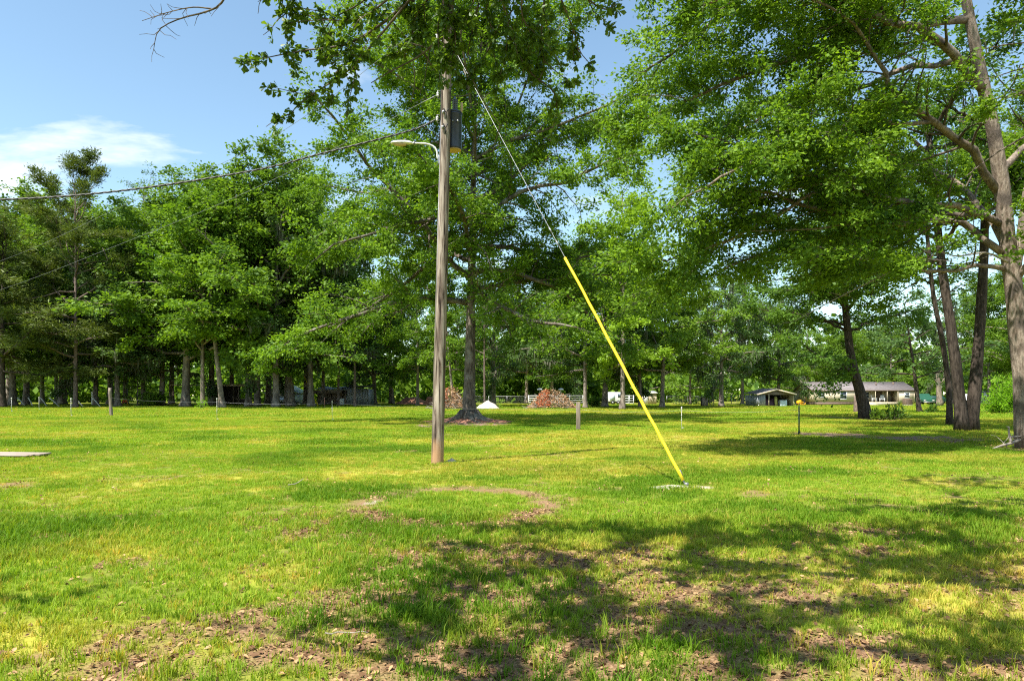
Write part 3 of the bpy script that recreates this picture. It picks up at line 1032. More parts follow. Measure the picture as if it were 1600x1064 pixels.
KIND['small'] = tree_meshes('small', auto_tree(111, 11, 0.22, 3.2, e_oak(5.4), 17, (-.12, 0), elev=(0.0, 0.8), sec_gap=0.8, sec_len=2.0, ter_gap=0.6, ter_len=1.0), 'bark_dark', 'leaf_grey', 44, 0.24, 0.18, sides=(8, 5, 3, 3))
KIND['bushy'] = tree_meshes('bushy', auto_tree(112, 13, 0.21, 1.2, e_oak(5.8), 20, elev=(-.1, 0.9), sec_gap=0.9, sec_len=2.4, ter_gap=0.7, ter_len=1.2), 'bark_far', 'leaf_mid', 28, 0.32, 0.26, sides=(7, 4, 3, 3))

FAR = [  # trunk pixel, distance, kind, height factor, turn, label
    (4, 86, 'lowpine', 1.15, 0.3, 'dark pine with a thick black trunk cut by the left edge of the picture'),
    (40, 104, 'broad', 0.95, 1.7, 'broad green tree between the black-trunked pine and the tall open pine at far left'),
    (118, 88, 'pine', 0.97, 2.2, 'tall open-topped pine with a straight dark trunk, highest tree at far left'),
    (88, 118, 'oak', 0.95, 4.2, 'dark green tree filling in behind the tall open-topped pine'),
    (14, 112, 'tall', 1.15, 2.2, 'tall dark crown behind the black-trunked pine at the left edge'),
    (66, 116, 'tall', 1.05, 0.4, 'dark tree standing behind the gap left of the tall open pine'),
    (98, 112, 'oak', 1.18, 5.1, 'rounded crown directly behind the tall open-topped pine'),
    (196, 118, 'tall', 1.12, 0.2, 'tall green crown left of the thin feathery tree'),
    (20, 100, 'broad', 1.12, 2.7, 'full green crown right behind the black-trunked pine at the left edge'),
    (172, 114, 'oak', 1.12, 1.3, 'rounded dark tree behind the gap right of the tall open pine'),
    (150, 99, 'mossy', 0.80, 2.0, 'low grey-green mossy tree just right of the tall open-topped pine'),
    (184, 94, 'mossy', 0.92, 0.7, 'mossy grey tree behind the leaning-over wooden post at left'),
    (222, 108, 'feather', 1.20, 0.9, 'thin feathery tree whose pale sparse top rises between pine and big green crowns'),
    (252, 98, 'mossy', 0.85, 3.8, 'moss-hung tree left of the open-sided pavilion'),
    (289, 92, 'broad', 1.12, 0.2, 'thick-trunked tree standing before the left end of the pavilion'),
    (317, 86, 'tall', 0.90, 1.4, 'slim pale-trunked tree in front of the pavilion, left of the leaning one'),
    (346, 84, 'lean', 1.02, 0.0, 'pale-trunked tree leaning left across the front of the pavilion'),
    (330, 104, 'oak', 1.20, 2.9, 'tall rounded green crown rising highest behind the pavilion'),
    (388, 92, 'oak', 1.06, 4.6, 'dark multi-limbed tree at the right end of the pavilion'),
    (402, 96, 'mossy', 1.05, 5.2, 'mossy tree between the pavilion and the white garage'),
    (432, 88, 'oak', 1.14, 5.6, 'very thick grey-trunked tree in front of the white garage'),
    (455, 95, 'broad', 1.15, 3.3, 'spreading tree at the right end of the white garage'),
    (486, 92, 'mossy', 1.08, 1.1, 'mossy thick trunk beside the distant yellow guy marker'),
    (505, 106, 'tall', 0.92, 2.6, 'tall tree behind the rusty lean-to'),
    (529, 98, 'thin', 0.86, 4.0, 'thin dark-trunked tree in front of the rusty lean-to'),
    (554, 93, 'thin', 0.92, 0.5, 'thin black-trunked tree in front of the pale tin shed'),
    (268, 110, 'tall', 1.10, 3.3, 'tall full crown between the feathery tree and the highest rounded crown'),
    (362, 112, 'tall', 1.12, 5.9, 'tall crown standing behind the pavilion, right of the highest rounded crown'),
    (420, 118, 'oak', 1.22, 0.8, 'tall dark crown rising behind the white garage'),
    (478, 114, 'tall', 1.22, 1.9, 'highest crown at the right end of the left wood, behind the rusty lean-to'),
    (215, 97, 'bushy', 0.55, 1.1, 'low bushy tree with foliage almost to the ground left of the pavilion'),
    (448, 103, 'broad', 1.22, 0.3, 'broad crown over the white garage roof'),
    (585, 112, 'broad', 0.80, 5.0, 'low broad tree right of the pale tin shed'),
    (612, 118, 'mossy', 0.95, 0.4, 'mossy tree in the gap between the tin shed and the red clay heaps'),
    (653, 96, 'lean', 0.78, 1.9, 'dark-trunked tree in front of the red clay heaps'),
    (708, 87, 'lean', 0.72, 0.1, 'small tree leaning left just behind the big field oak'),
    (757, 84, 'thin', 0.76, 1.0, 'thin pale straight trunk just right of the big field oak'),
    (771, 98, 'mossy', 0.84, 2.2, 'mossy tree behind the thin pale trunk right of the big field oak'),
    (822, 126, 'broad', 0.90, 0.8, 'tree behind the chain-link fence left of the brush heap with red leaves'),
    (862, 122, 'mossy', 0.95, 3.0, 'mossy tree behind the white pipe fence and the two dome-topped posts'),
    (914, 82, 'oak', 0.70, 2.4, 'broad grey-trunked tree right of the brush heap with red leaves'),
    (945, 88, 'mossy', 0.86, 4.4, 'dark-trunked tree beside the white trailer'),
    (972, 74, 'young', 0.93, 1.2, 'tall young tree with yellow-green top beyond the guy wire'),
    (1000, 88, 'oak', 0.62, 3.5, 'mossy upright trunk left of the small cream shed'),
    (1034, 85, 'broad', 0.72, 0.6, 'dark forked tree right of the small cream shed'),
    (1078, 112, 'bushy', 1.10, 1.5, 'low bushy tree behind the weathered wooden box'),
    (1127, 94, 'mossy', 0.76, 1.8, 'mossy tree just right of the weathered wooden box'),
    (1160, 110, 'broad', 0.74, 4.9, 'tree with twin dark trunks left of the open carport shed'),
    (1216, 112, 'mossy', 0.80, 2.7, 'massive moss-draped trunk directly behind the open carport shed'),
    (1262, 138, 'bushy', 1.2, 0.3, 'bright tree behind the left gable of the long cream house'),
    (1318, 128, 'broad', 0.62, 3.9, 'tree above the roof of the long cream house, left half'),
    (1392, 130, 'oak', 0.56, 1.3, 'tree above the porch end of the long cream house'),
    (1437, 63, 'small', 0.98, 0.0, 'small grey-green leaning tree in front of the parked pickup'),
    (1488, 126, 'mossy', 0.85, 0.9, 'mossy tree far behind the twin dark trunks'),
    (1545, 112, 'oak', 0.72, 2.1, 'tree behind the bright lime shrub at right'),
    (1604, 98, 'broad', 0.80, 4.1, 'broad tree behind the pale right-hand trunk'),
    (1690, 92, 'oak', 0.80, 5.1, 'tree just past the right edge behind the pale trunk'),
    (1760, 84, 'broad', 0.85, 2.2, 'broad tree well past the right edge of the picture'),
    (1850, 95, 'oak', 0.85, 1.2, 'tall tree well past the right edge of the picture'),
    (-170, 90, 'tall', 0.9, 4.4, 'tall tree well past the left edge of the picture'),
    (-70, 92, 'oak', 0.85, 3.1, 'tree just past the left edge behind the black-trunked pine'),
]
for px, d, kind, s, rz, lab in FAR:
    nm = {'pine': 'pine_tree', 'lowpine': 'pine_tree', 'feather': 'feathery_tree', 'mossy': 'mossy_tree', 'oak': 'oak_tree', 'thin': 'slim_tree', 'small': 'small_tree', 'bushy': 'bushy_tree'}.get(kind, 'broadleaf_tree')
    f1 = 1 + .13 * math.sin(px * 12.9); f2 = 1 + .11 * math.sin(px * 7.7 + 1)
    wide = 1.12 if px < 640 else 1.0
    plant(nm, lab, KIND[kind], at(px, d), rz, (s * f1 * wide, s * f2 * wide, s), 'trees of the far tree line')


def far_woods():
    """the wood beyond, one mass of foliage"""
    rng = np.random.default_rng(5)
    n = 520
    px = rng.uniform(-500, 2100, n); d = rng.uniform(136, 190, n)
    c = np.stack([(px - 800) / FPX * d, d, np.zeros(n)], 1)
    h = rng.uniform(6, 19, n)
    P, T0 = [], []
    for i in range(n):
        m = 190
        u = rng.normal(0, 1, (m, 3)); u /= np.linalg.norm(u, axis=1)[:, None]
        rr = np.array([rng.uniform(3.5, 7), rng.uniform(3, 5), h[i] * .5])
        q = c[i] + [0, 0, h[i] * .48] + u * rr * rng.uniform(0.55, 1.05, (m, 1)) * (0.8 + 0.5 * vnoise(u[:, 0] * 3 + i, u[:, 2] * 3 + i))[:, None]
        q[:, 2] = np.maximum(q[:, 2], rng.uniform(0, .6, m))
        P.append(q); T0.append(np.full(m, rng.normal(0, .2)))
    P = np.concatenate(P); T0 = np.concatenate(T0)
    V, Q, t = leaf_faces(rng, P, rng.normal(0, 1, P.shape), rng.uniform(1.0, 1.8, len(P)), 0.7, 'diamond', 0.3, T0)
    o = link('far_woods', mesh_np('far_woods', V, Q, None, [M['leaf_mid']], False, t))
    tag(o, kind='stuff')


far_woods()

# ---- the big oak in the middle of the field
BIG = G(733, 659)


def big_oak():
    def env(f):
        return 11.2 * (0.90 + 0.22 * math.sin(math.pi * min(1, f + .15))) * (1.0 if f < .85 else 0.8)
    sk = auto_tree(31, 25.0, 0.45, 7.0, env, 31, (0.012, 0), top=0.88, elev=(-0.02, 0.80), sec_gap=0.55, sec_len=4.2, ter_gap=0.50, ter_len=1.25, droop=-0.03, flat=0.65, lowbare=0.08, az0=2.9, flare=0.5)
    rng = sk[0]
    # surface roots spreading from the flared foot
    roots = []
    for k in range(8):
        a = k * 0.785 + rng.normal(0, .2)
        p = np.array([[0.35 * math.cos(a), 0.35 * math.sin(a), 0.55], [0.75 * math.cos(a), 0.75 * math.sin(a), 0.22], [1.3 * math.cos(a + .1), 1.3 * math.sin(a + .1), 0.09],
                      [2.0 * math.cos(a + .25), 2.0 * math.sin(a + .25), -0.02]])
        roots.append((p, np.array([0.26, 0.18, 0.11, 0.05])))
    sk = (rng, sk[1] + roots, sk[2], sk[3], sk[4])
    parts = tree_meshes('big_oak', sk, 'bark', 'leaf_oak', 84, 0.19, 0.24, 0.55, 'diamond', True, sides=(14, 8, 5, 3), jitter=0.06)
    plant('field_oak', 'largest oak, alone in mid-field with a flared pale trunk and full crown', parts, BIG)


big_oak()


def shaped_tree(name, label, trunks, limbs, bark, leaf, seed, per_m, size, spread, shape='ovate', sec=(0.5, 2.2), ter=(0.36, 0.9), start=0.25, droop=-0.03, sides=(14, 9, 5, 3),
                moss=None, bare=(), bare_bark='twig_pale', flat=0.3, width=0.5, group=None, cull=None):
    """a tree whose trunk and limbs are given as paths in the place's coordinates"""
    rng = np.random.default_rng(seed)
    o = np.array(trunks[0][0][0], float); o[2] = 0
    tb, lb, secs, ters = [], [], [], []
    for pts, r0, r1 in trunks:
        p = smooth_path(pts, 16) - o
        t = np.linspace(0, 1, len(p))
        z = np.maximum(p[:, 2], 0)
        tb.append((p, (r0 * (1 - t) + r1 * t) * (1 + 0.55 * np.exp(-z / (r0 * 1.5)) * (p[0, 2] < 0.5) * 0.7)))
    for pts, r0 in limbs:
        p = smooth_path(pts, 14) - o
        p = p + np.concatenate([[[0, 0, 0]], rng.normal(0, 0.05, (13, 3))])
        lb.append((p, np.linspace(r0, r0 * 0.2, 14)))
        s, t = branchlets(rng, p, r0, sec[0], sec[1], ter[0], ter[1], start, droop, flat)
        secs += s; ters += t
    if cull is not None:
        ters = [t for t in ters if cull(t[0] + o)]
    root = thing(name, label, 'tree', tuple(o), 0, group)
    link('trunk', tubes_mesh('trunk', tb, [sides[0]] * len(tb), M[bark], 0.05, rng), root)
    for t in lb:
        link('limb', tubes_mesh('limb', [t], [sides[1]], M[bark], 0.05, rng), root)
    tw = secs + [(p, np.linspace(max(r, .004), .003, 4)) for p, r in ters]
    link('twigs', tubes_mesh('twigs', tw, [sides[2]] * len(secs) + [sides[3]] * len(ters), M['twig']), root)['kind'] = 'stuff'
    V, Q, t = leaf_cloud(rng, ters, per_m, size, spread, width, shape)
    link('crown', mesh_np('crown', V, Q, None, [M[leaf]], False, t), root)
    if bare:
        bt, bs = [], []
        for pts, r0 in bare:
            p = smooth_path(pts, 10) - o
            bt.append((p, np.linspace(r0, r0 * .3, 10))); bs.append(6)
            s, t = branchlets(rng, p, r0 * 1.2, 0.45, 1.1, 0.3, 0.45, 0.35, -0.04, 0.35, 0.2)
            bt += s; bs += [4] * len(s)
            bt += [(q, np.linspace(.006, .003, 4)) for q, r in t]; bs += [3] * len(t)
        link('dead_branches', tubes_mesh('dead_branches', bt, bs, M[bare_bark]), root)['kind'] = 'stuff'
    if moss:
        V, Q, t = moss_strands(rng, secs + lb, *moss)
        link('hanging_moss', mesh_np('hanging_moss', V, Q, None, [M['moss']], False, t), root)['kind'] = 'stuff'
    return root


# ---- pale-trunked oak at the right edge
def right_oak():
    D = 20.4
    tr = [(W(1610, 697, D)[0], D, -0.05), W(1600, 600, D), W(1588, 480, D), W(1576, 390, D), W(1560, 250, D - .1), W(1536, 130, D - .3), W(1515, 30, D - .5), W(1490, -120, D - .9), W(1480, -260, D - 1.2)]
    fork = [W(1586, 440, D), W(1600, 330, D + .2), W(1618, 220, D + .5), W(1660, 60, D + .8), W(1690, -120, D + 1.5)]
    limbs = [
        ([W(1560, 300, D), W(1515, 235, D - .6), W(1455, 190, D - 1.2), W(1395, 145, D - 1.8), W(1375, 100, D - 2.2), W(1340, 40, D - 2.8), W(1260, -10, D - 3.4)], 0.125),
        ([W(1563, 350, D), W(1505, 325, D - .5), W(1400, 312, D - 1.2), W(1300, 285, D - 2.0), W(1180, 235, D - 2.8), W(1060, 205, D - 3.4)], 0.106),
        ([W(1566, 395, D), W(1490, 345, D + .4), W(1400, 352, D - .4), W(1290, 330, D - 1.4), W(1200, 300, D - 2.2), W(1130, 300, D - 2.8)], 0.112),
        ([W(1537, 140, D - .3), W(1460, 60, D - 1.2), W(1340, 10, D - 2.4), W(1230, -20, D - 3.6), W(1090, 10, D - 4.4)], 0.132),
        ([W(1515, 30, D - .5), W(1380, 50, D - .6), W(1230, 95, D - .8), W(1110, 140, D - .9), W(1010, 185, D - 1.1)], 0.112),
        ([W(1500, -40, D - .6), W(1350, -60, D - .6), W(1200, -20, D - .8), W(1080, 60, D - 1.0), W(985, 130, D - 1.2)], 0.112),
        ([W(1530, 90, D - .3), W(1420, 110, D + 1), W(1300, 150, D + 2), W(1180, 190, D + 2.6), W(1080, 260, D + 3)], 0.099),
        ([W(1570, 420, D), W(1520, 415, D - .6), W(1440, 420, D - 1.4), W(1350, 400, D - 2.2), W(1270, 385, D - 2.9)], 0.073),
        ([W(1490, -120, D - .9), W(1400, -230, D - 1), W(1250, -260, D - 2), W(1120, -180, D - 2.6), W(1030, -60, D - 3)], 0.112),
        ([W(1600, 330, D + .2), W(1640, 200, D - 2), W(1660, 90, D - 4), W(1620, -60, D - 6), W(1560, -200, D - 7)], 0.112),
        ([W(1560, 270, D), W(1620, 210, D + 2), W(1700, 130, D + 3.5), W(1800, 60, D + 4), W(1900, 60, D + 4)], 0.112),
        ([W(1480, -260, D - 1.2), W(1500, -330, D), W(1560, -380, D + 2), W(1640, -400, D + 4)], 0.092),
        ([W(1563, 350, D), W(1480, 330, D + 1), W(1370, 350, D + 1), W(1250, 380, D + .5), W(1130, 420, D), W(1040, 450, D - .3)], 0.086),
        ([W(1300, 285, D - 2.), W(1220, 330, D - 2), W(1130, 380, D - 2), W(1050, 400, D - 2.2), W(985, 400, D - 2.2)], 0.053),
        ([W(1455, 190, D - 1.2), W(1340, 200, D - 2.4), W(1220, 230, D - 3.6), W(1110, 290, D - 4.2), W(1040, 330, D - 4.4)], 0.066),
        ([W(1586, 440, D), W(1660, 350, D - 1), W(1760, 300, D - 2), W(1860, 290, D - 3)], 0.099),
        ([W(1568, 380, D), W(1500, 290, D + 2), W(1420, 250, D + 4), W(1330, 230, D + 5.5), W(1250, 260, D + 6.5)], 0.099),
    ]
    bare = [([W(1400, 352, D - .5), W(1330, 350, D - 1.0), W(1270, 358, D - 1.3), W(1150, 362, D - 1.8)], 0.040),
            ([W(1450, 390, D - .8), W(1380, 430, D - 1.2), W(1300, 470, D - 1.6), W(1245, 500, D - 1.8)], 0.028),
            ([W(1400, 340, D - 1.2), W(1330, 400, D - 1.6), W(1260, 430, D - 2.0), W(1190, 440, D - 2.2)], 0.028),
            ([W(1575, 410, D - .4), W(1540, 395, D - .9), W(1490, 400, D - 1.2), W(1455, 380, D - 1.3)], 0.035),
            ([W(1300, 285, D - 2.), W(1220, 300, D - 2.3), W(1130, 330, D - 2.4)], 0.024),
            ([W(1100, 160, D - 1.0), W(1040, 150, D - 1.2), W(960, 150, D - 1.4)], 0.022)]
    crng = np.random.default_rng(9)

    def cull(p):
        m = p.mean(0) if p.ndim > 1 else p
        px = 800 + FPX * m[0] / max(m[1], .1); py = HOR - FPX * (m[2] - EYE) / max(m[1], .1)
        if m[1] < D + 1 and 1400 < px < 1620 and 40 < py < 470:      # the open middle of the crown, where trunk and limbs show
            return crng.random() < 0.30
        return True
    shaped_tree('spreading_oak', 'pale-barked leaning oak at the right edge, its long leafy limbs reaching over the field',
                [(tr, 0.31, 0.08), (fork, 0.13, 0.05)], limbs, 'bark_pale', 'leaf_right', 41, 138, 0.120, 0.16, 'diamond', (0.30, 2.9), (0.30, 0.95), 0.16, -0.015,
                bare=bare, cull=cull, flat=0.5)


right_oak()


# ---- dark twin-stemmed tree in front of it, and the thin one beside
def twin_trunks():
    D = 30.0
    a = [(W(1503, 672, D)[0], D, -0.05), W(1497, 600, D), W(1484, 500, D), W(1472, 420, D), W(1460, 300, D + .3), W(1450, 200, D + .5)]
    b = [(W(1523, 672, D)[0], D + .3, -0.05), W(1524, 600, D + .3), W(1532, 500, D + .4), W(1537, 400, D + .5), W(1540, 300, D + .6), W(1548, 150, D + .7)]
    limbs = []
    rng = np.random.default_rng(77)
    for k in range(20):
        base, src = (a, 0) if k % 2 else (b, 1)
        p = along(smooth_path(base, 16), rng.uniform(0.55, 1.0))[0]
        az = rng.uniform(0, 6.28); L = rng.uniform(3.5, 6.0)
        e = rng.uniform(0.0, 0.8)
        limbs.append(([p, p + L * .5 * np.array([math.cos(az) * math.cos(e), math.sin(az) * math.cos(e), math.sin(e)]),
                       p + L * np.array([math.cos(az) * math.cos(e * .6), math.sin(az) * math.cos(e * .6), math.sin(e) * .9])], 0.10))
    shaped_tree('twin_stemmed_tree', 'tree with two thick dark stems from one base, left of the pale leaning oak', [(a, 0.255, 0.11), (b, 0.28, 0.11)], limbs,
                'bark_dark', 'leaf_dark', 42, 70, 0.20, 0.22, 'diamond', (0.45, 2.4), (0.36, 1.1), moss=(60, 0.3, 0.9, 0.03))
    c = [(W(1484, 660, 36)[0], 36, -0.05), W(1482, 600, 36), W(1472, 530, 36), W(1458, 460, 36), W(1450, 380, 36), W(1440, 300, 36)]
    limbs = []
    for k in range(10):
        p = along(smooth_path(c, 16), rng.uniform(0.5, 1.0))[0]
        az = rng.uniform(0, 6.28); L = rng.uniform(2.5, 4.0); e = rng.uniform(0.1, 0.8)
        limbs.append(([p, p + L * .5 * np.array([math.cos(az), math.sin(az), math.sin(e)]), p + L * np.array([math.cos(az), math.sin(az), math.sin(e) * .8])], 0.05))
    shaped_tree('slim_tree', 'thin dark stem rising close beside the left one of the twin dark stems', [(c, 0.16, 0.07)], limbs, 'bark_dark', 'leaf_mid', 43, 46, 0.18, 0.17, 'diamond',
                (0.5, 1.8), (0.4, 0.9))


twin_trunks()


# ---- leaning oak before the cream house
def leaning_oak():
    D = 46.0
    tr = [(W(1353, 654, D)[0], D, -0.05), W(1349, 630, D), W(1340, 600, D), W(1330, 560, D), W(1325, 520, D), W(1320, 470, D), W(1316, 410, D), W(1312, 350, D)]
    limbs = [([W(1338, 600, D), W(1322, 575, D - .5), W(1300, 562, D - 1), W(1280, 555, D - 1.6), W(1240, 530, D - 2)], 0.16),
             ([W(1334, 580, D), W(1318, 570, D - .5), W(1300, 598, D - .3), W(1296, 590, D - .3)], 0.07)]
    rng = np.random.default_rng(78)
    for k in range(26):
        f = rng.uniform(0.42, 1.0)
        p = along(smooth_path(tr, 16), f)[0]
        az = k * 2.4 + rng.normal(0, .3); L = rng.uniform(4.6, 7.2) * (1.15 - 0.55 * f); e = rng.uniform(0.0, 0.45) + 0.5 * (f - .4)
        limbs.append(([p, p + L * .5 * np.array([math.cos(az) * math.cos(e), math.sin(az) * math.cos(e), math.sin(e)]),
                       p + L * np.array([math.cos(az) * math.cos(e * .6), math.sin(az) * math.cos(e * .6), math.sin(e) * .8])], 0.11))
    shaped_tree('leaning_oak', 'dark oak leaning left in front of the long cream house, shrub at its foot', [(tr, 0.37, 0.13)], limbs, 'bark_dark', 'leaf_dark', 44, 62, 0.23, 0.26,
                'diamond', (0.5, 2.6), (0.4, 1.1), sides=(12, 7, 4, 3), droop=-0.05)


leaning_oak()


# ---- the oak the photographer stands under: trunk behind the camera, outer branches hanging into the top of the view
SHADE = [(1000, 850, 230, 22, 9), (1250, 838, 200, 20, 8), (1500, 845, 120, 24, 6), (760, 853, 50, 11, 1), (860, 868, 110, 13, 2),
         (690, 905, 70, 12, 2), (850, 908, 120, 14, 2), (1100, 900, 200, 22, 4), (1350, 890, 200, 22, 6), (1540, 900, 80, 30, 3),
         (640, 960, 70, 10, 1), (800, 958, 130, 16, 2), (1050, 960, 170, 20, 4), (1300, 950, 180, 24, 4), (1520, 970, 90, 25, 2),
         (700, 1006, 110, 8, 1), (920, 988, 90, 10, 1), (1180, 1000, 130, 13, 2), (760, 1040, 90, 8, 1),
         (1250, 1030, 90, 10, 1), (1500, 1040, 80, 10, 1), (1470, 755, 130, 12, 6), (1560, 790, 70, 18, 4), (1370, 790, 110, 10, 3), (1500, 805, 100, 12, 3),
         (8, 935, 30, 15, 1), (1540, 735, 60, 10, 3)]


def overhanging_oak():
    rng = np.random.default_rng(60)
    base = np.array([7.2, -3.0, 0.0])
    s = TO_SUN
    per = np.array([s.x / s.z, s.y / s.z])
    # where the crown must be for its shade to fall as it does on the lawn
    centres = []
    for px, py, rx, ry, n in SHADE:
        d = FPX * EYE / (py - HOR)
        for k in range(n):
            r = math.sqrt(rng.random()); a = rng.uniform(0, 6.28)
            gx = (px - 800 + rx * r * math.cos(a)) / FPX * d
            gy = d + ry * r * math.sin(a) * d * d / (FPX * EYE)
            for t in range(30):
                z = rng.uniform(4.9, 8.6)
                c = np.array([gx + per[0] * z, gy + per[1] * z, z])
                if c[1] < 0.6 or z > EYE + 0.578 * c[1] + 0.75 or abs(c[0]) > 0.75 * c[1] + 1.2:
                    centres.append(c); break
    # more crown behind and to the right, out of the view
    for k in range(70):
        a = rng.uniform(0, 6.28); r = 5.0 * math.sqrt(rng.random())
        c = np.array([base[0] + 1.2 + r * math.cos(a), base[1] + r * math.sin(a) - 1.0, rng.uniform(6.0, 11.5)])
        centres.append(c)
    centres = np.array(centres)
    limbs = [([base + [0, 0, 3.6], (5.8, -1.2, 6.2), (4.0, 0.8, 7.3), (1.6, 2.4, 7.2), (-0.6, 3.6, 6.6), (-2.4, 4.8, 6.1)], 0.17),
             ([base + [0, 0, 3.9], (6.6, 0.2, 6.8), (5.6, 3.0, 8.0), (4.4, 5.6, 8.2), (3.4, 7.4, 8.2)], 0.17),
             ([base + [0, 0, 3.2], (5.4, -2.4, 5.6), (3.2, -1.6, 6.4), (0.8, -0.6, 6.5), (-1.8, 0.6, 6.3), (-4.2, 2.0, 6.2)], 0.16),
             ([base + [0, 0, 4.2], (7.6, 0.0, 7.2), (7.9, 3.4, 8.6), (7.6, 6.4, 9.4)], 0.15),
             ([base + [0, 0, 4.4], (8.2, -4.6, 7.0), (9.0, -6.4, 8.8)], 0.14),
             ([base + [0, 0, 4.6], (7.4, -3.0, 8.0), (7.0, -2.4, 11.0)], 0.16),
             ([base + [0, 0, 3.9], (8.8, -1.6, 6.6), (11.0, -0.4, 8.2)], 0.14)]
    limbs = [(smooth_path(p, 16), r) for p, r in limbs]
    allp = np.concatenate([p for p, r in limbs])
    allr = np.concatenate([np.linspace(r, r * .2, 16) for p, r in limbs])
    root = thing('overhanging_oak', 'overhead oak whose large-leaved branches hang in front of the utility pole top', 'tree', tuple(base))
    tr = smooth_path([base + [0, 0, -0.05], base + [0.05, 0, 1.2], base + [0, .05, 2.6], base + [0, 0, 4.7]], 12)
    link('trunk', tubes_mesh('trunk', [(tr - base, trunk_radii(tr - base, 0.40, 0.55))], [14], M['bark'], 0.05, rng), root)
    for p, r in limbs:
        link('limb', tubes_mesh('limb', [(p - base, np.linspace(r, r * .2, 16))], [9], M['bark'], 0.05, rng), root)
    twigs = []                         # (points, radii)
    sprays = []                        # leafy twig paths
    for c in centres:
        dd = np.linalg.norm(allp - c, axis=1)
        j = int(np.argmin(dd + rng.normal(0, .15, len(dd))))
        a = allp[j]
        mid = (a + c) / 2 + rng.normal(0, 0.12, 3) + [0, 0, 0.1 * dd[j]]
        d = c - a; d[2] *= .3
        d /= max(np.linalg.norm(d), 1e-3)
        end = c + d * 0.55 + rng.normal(0, .1, 3) - [0, 0, 0.05]
        p = smooth_path([a, mid, c, end], 9)
        if in_view(p).any():
            p = smooth_path([a, (a + c) / 2 + [0, 0, .7], c + [0, 0, .15], end + [0, 0, .2]], 9)
        r0 = min(allr[j] * .6, 0.028)
        twigs.append((p, np.linspace(r0, .005, 9)))
        tail = p[4:]
        sprays.append(tail)
        for k in range(6):
            q, dr, _ = along(p, rng.uniform(.5, 1))
            h = np.cross(dr, UP) * (1 if k % 2 else -1)
            t2 = curve(rng, q, dr * .6 + h + UP * rng.normal(0, .25), rng.uniform(.2, .5), 3, -0.03, .15)
            twigs.append((t2, np.linspace(.006, .003, 4))); sprays.append(t2)
    P, A = [], []
    for t in sprays:
        L = along(t, 1)[2]
        for k in range(rng.poisson(L * 25) + 1):
            q, d, _ = along(t, rng.uniform(.15, 1))
            P.append(q + rng.normal(0, .035, 3)); A.append(d)
    hid_c, hid_a = np.array(P), np.array(A)
    # branches seen in the picture: (path in picture coordinates with distance), leafy rosettes per metre
    seen = [([(735, -90, 5.6), (660, -20, 5.8), (600, 35, 6.0), (540, 70, 6.1), (470, 80, 6.15), (410, 92, 6.2)], .020, 17),
            ([(640, -30, 5.9), (560, 30, 6.1), (480, 25, 6.3), (435, 20, 6.4)], .012, 17),
            ([(640, 0, 5.8), (590, 60, 6.0), (545, 110, 6.2), (500, 140, 6.3), (465, 165, 6.4), (452, 185, 6.4)], .012, 17),
            ([(715, -60, 5.7), (705, 20, 5.8), (690, 55, 5.9), (655, 88, 6.0), (610, 112, 6.1), (580, 130, 6.2)], .014, 3),
            ([(700, -40, 5.7), (650, 25, 5.9), (640, 70, 6.0), (600, 90, 6.1)], .010, 20),
            ([(700, 20, 5.7), (690, 60, 5.8), (705, 95, 5.9), (690, 108, 5.9)], .008, 16),
            ([(760, -60, 5.6), (745, 20, 5.8), (735, 60, 5.9), (730, 85, 6.0)], .010, 19),
            ([(770, -50, 5.5), (790, 20, 5.7), (800, 70, 5.9), (830, 115, 6.0), (862, 140, 6.1), (872, 165, 6.2)], .014, 19),
            ([(850, -60, 5.5), (850, 10, 5.7), (845, 60, 5.9), (850, 100, 6.0), (842, 128, 6.0)], .012, 20),
            ([(860, -40, 5.5), (885, 20, 5.7), (900, 60, 5.8), (905, 90, 5.9)], .010, 19),
            ([(870, -50, 5.4), (920, 0, 5.6), (945, 15, 5.7), (962, 8, 5.8)], .010, 8),
            ([(600, -50, 6.0), (570, 0, 6.2), (520, 30, 6.3), (500, 60, 6.4)], .010, 18),
            ([(800, -40, 5.6), (760, 10, 5.8), (770, 50, 5.9), (765, 80, 6.0)], .010, 16),
            ([(500, -60, 6.0), (450, -20, 6.2), (440, 10, 6.3)], .008, 14),
            ([(820, -40, 5.5), (815, 20, 5.7), (830, 60, 5.8), (815, 95, 5.9)], .010, 16),
            ([(700, 60, 5.85), (730, 110, 6.0), (760, 165, 6.1), (785, 200, 6.2)], .006, 0),
            ([(712, -50, 5.6), (690, 10, 5.7), (684, 50, 5.8), (688, 85, 5.9)], .008, 22),
            ([(680, -40, 5.7), (700, 10, 5.8), (712, 60, 5.85), (704, 100, 5.9)], .008, 22),
            ([(645, 92, 6.0), (648, 130, 6.05), (642, 160, 6.1)], .004, 0)]
    vis_c, vis_a = [], []
    for path, r0, dens in seen:
        p = smooth_path([W(*q) for q in path], 14)
        top = p[0]
        j = int(np.argmin(np.linalg.norm(allp - (top + [0, 0, .6]), axis=1)))
        if r0 > .0075:
            lead = smooth_path([allp[j], (allp[j] + top) / 2 + [0, 0, .35], top + [0, 0, .12], top], 8)
            twigs.append((lead, np.linspace(min(allr[j], .035), r0, 8)))
        twigs.append((p, np.linspace(r0, .004, 14)))
        L = along(p, 1)[2]
        subs = [p]
        for k in range(int(L * (4.5 if dens > 5 else 2))):
            q, d, _ = along(p, rng.uniform(.2, 1))
            sd = np.cross(d, UP) * (1 if k % 2 else -1)
            t2 = curve(rng, q, d * .7 + sd * rng.uniform(.3, 1) + UP * rng.normal(-.15, .5), rng.uniform(.2, .5), 3, -0.06, .2)
            twigs.append((t2, np.linspace(.005, .0025, 4)))
            subs.append(t2)
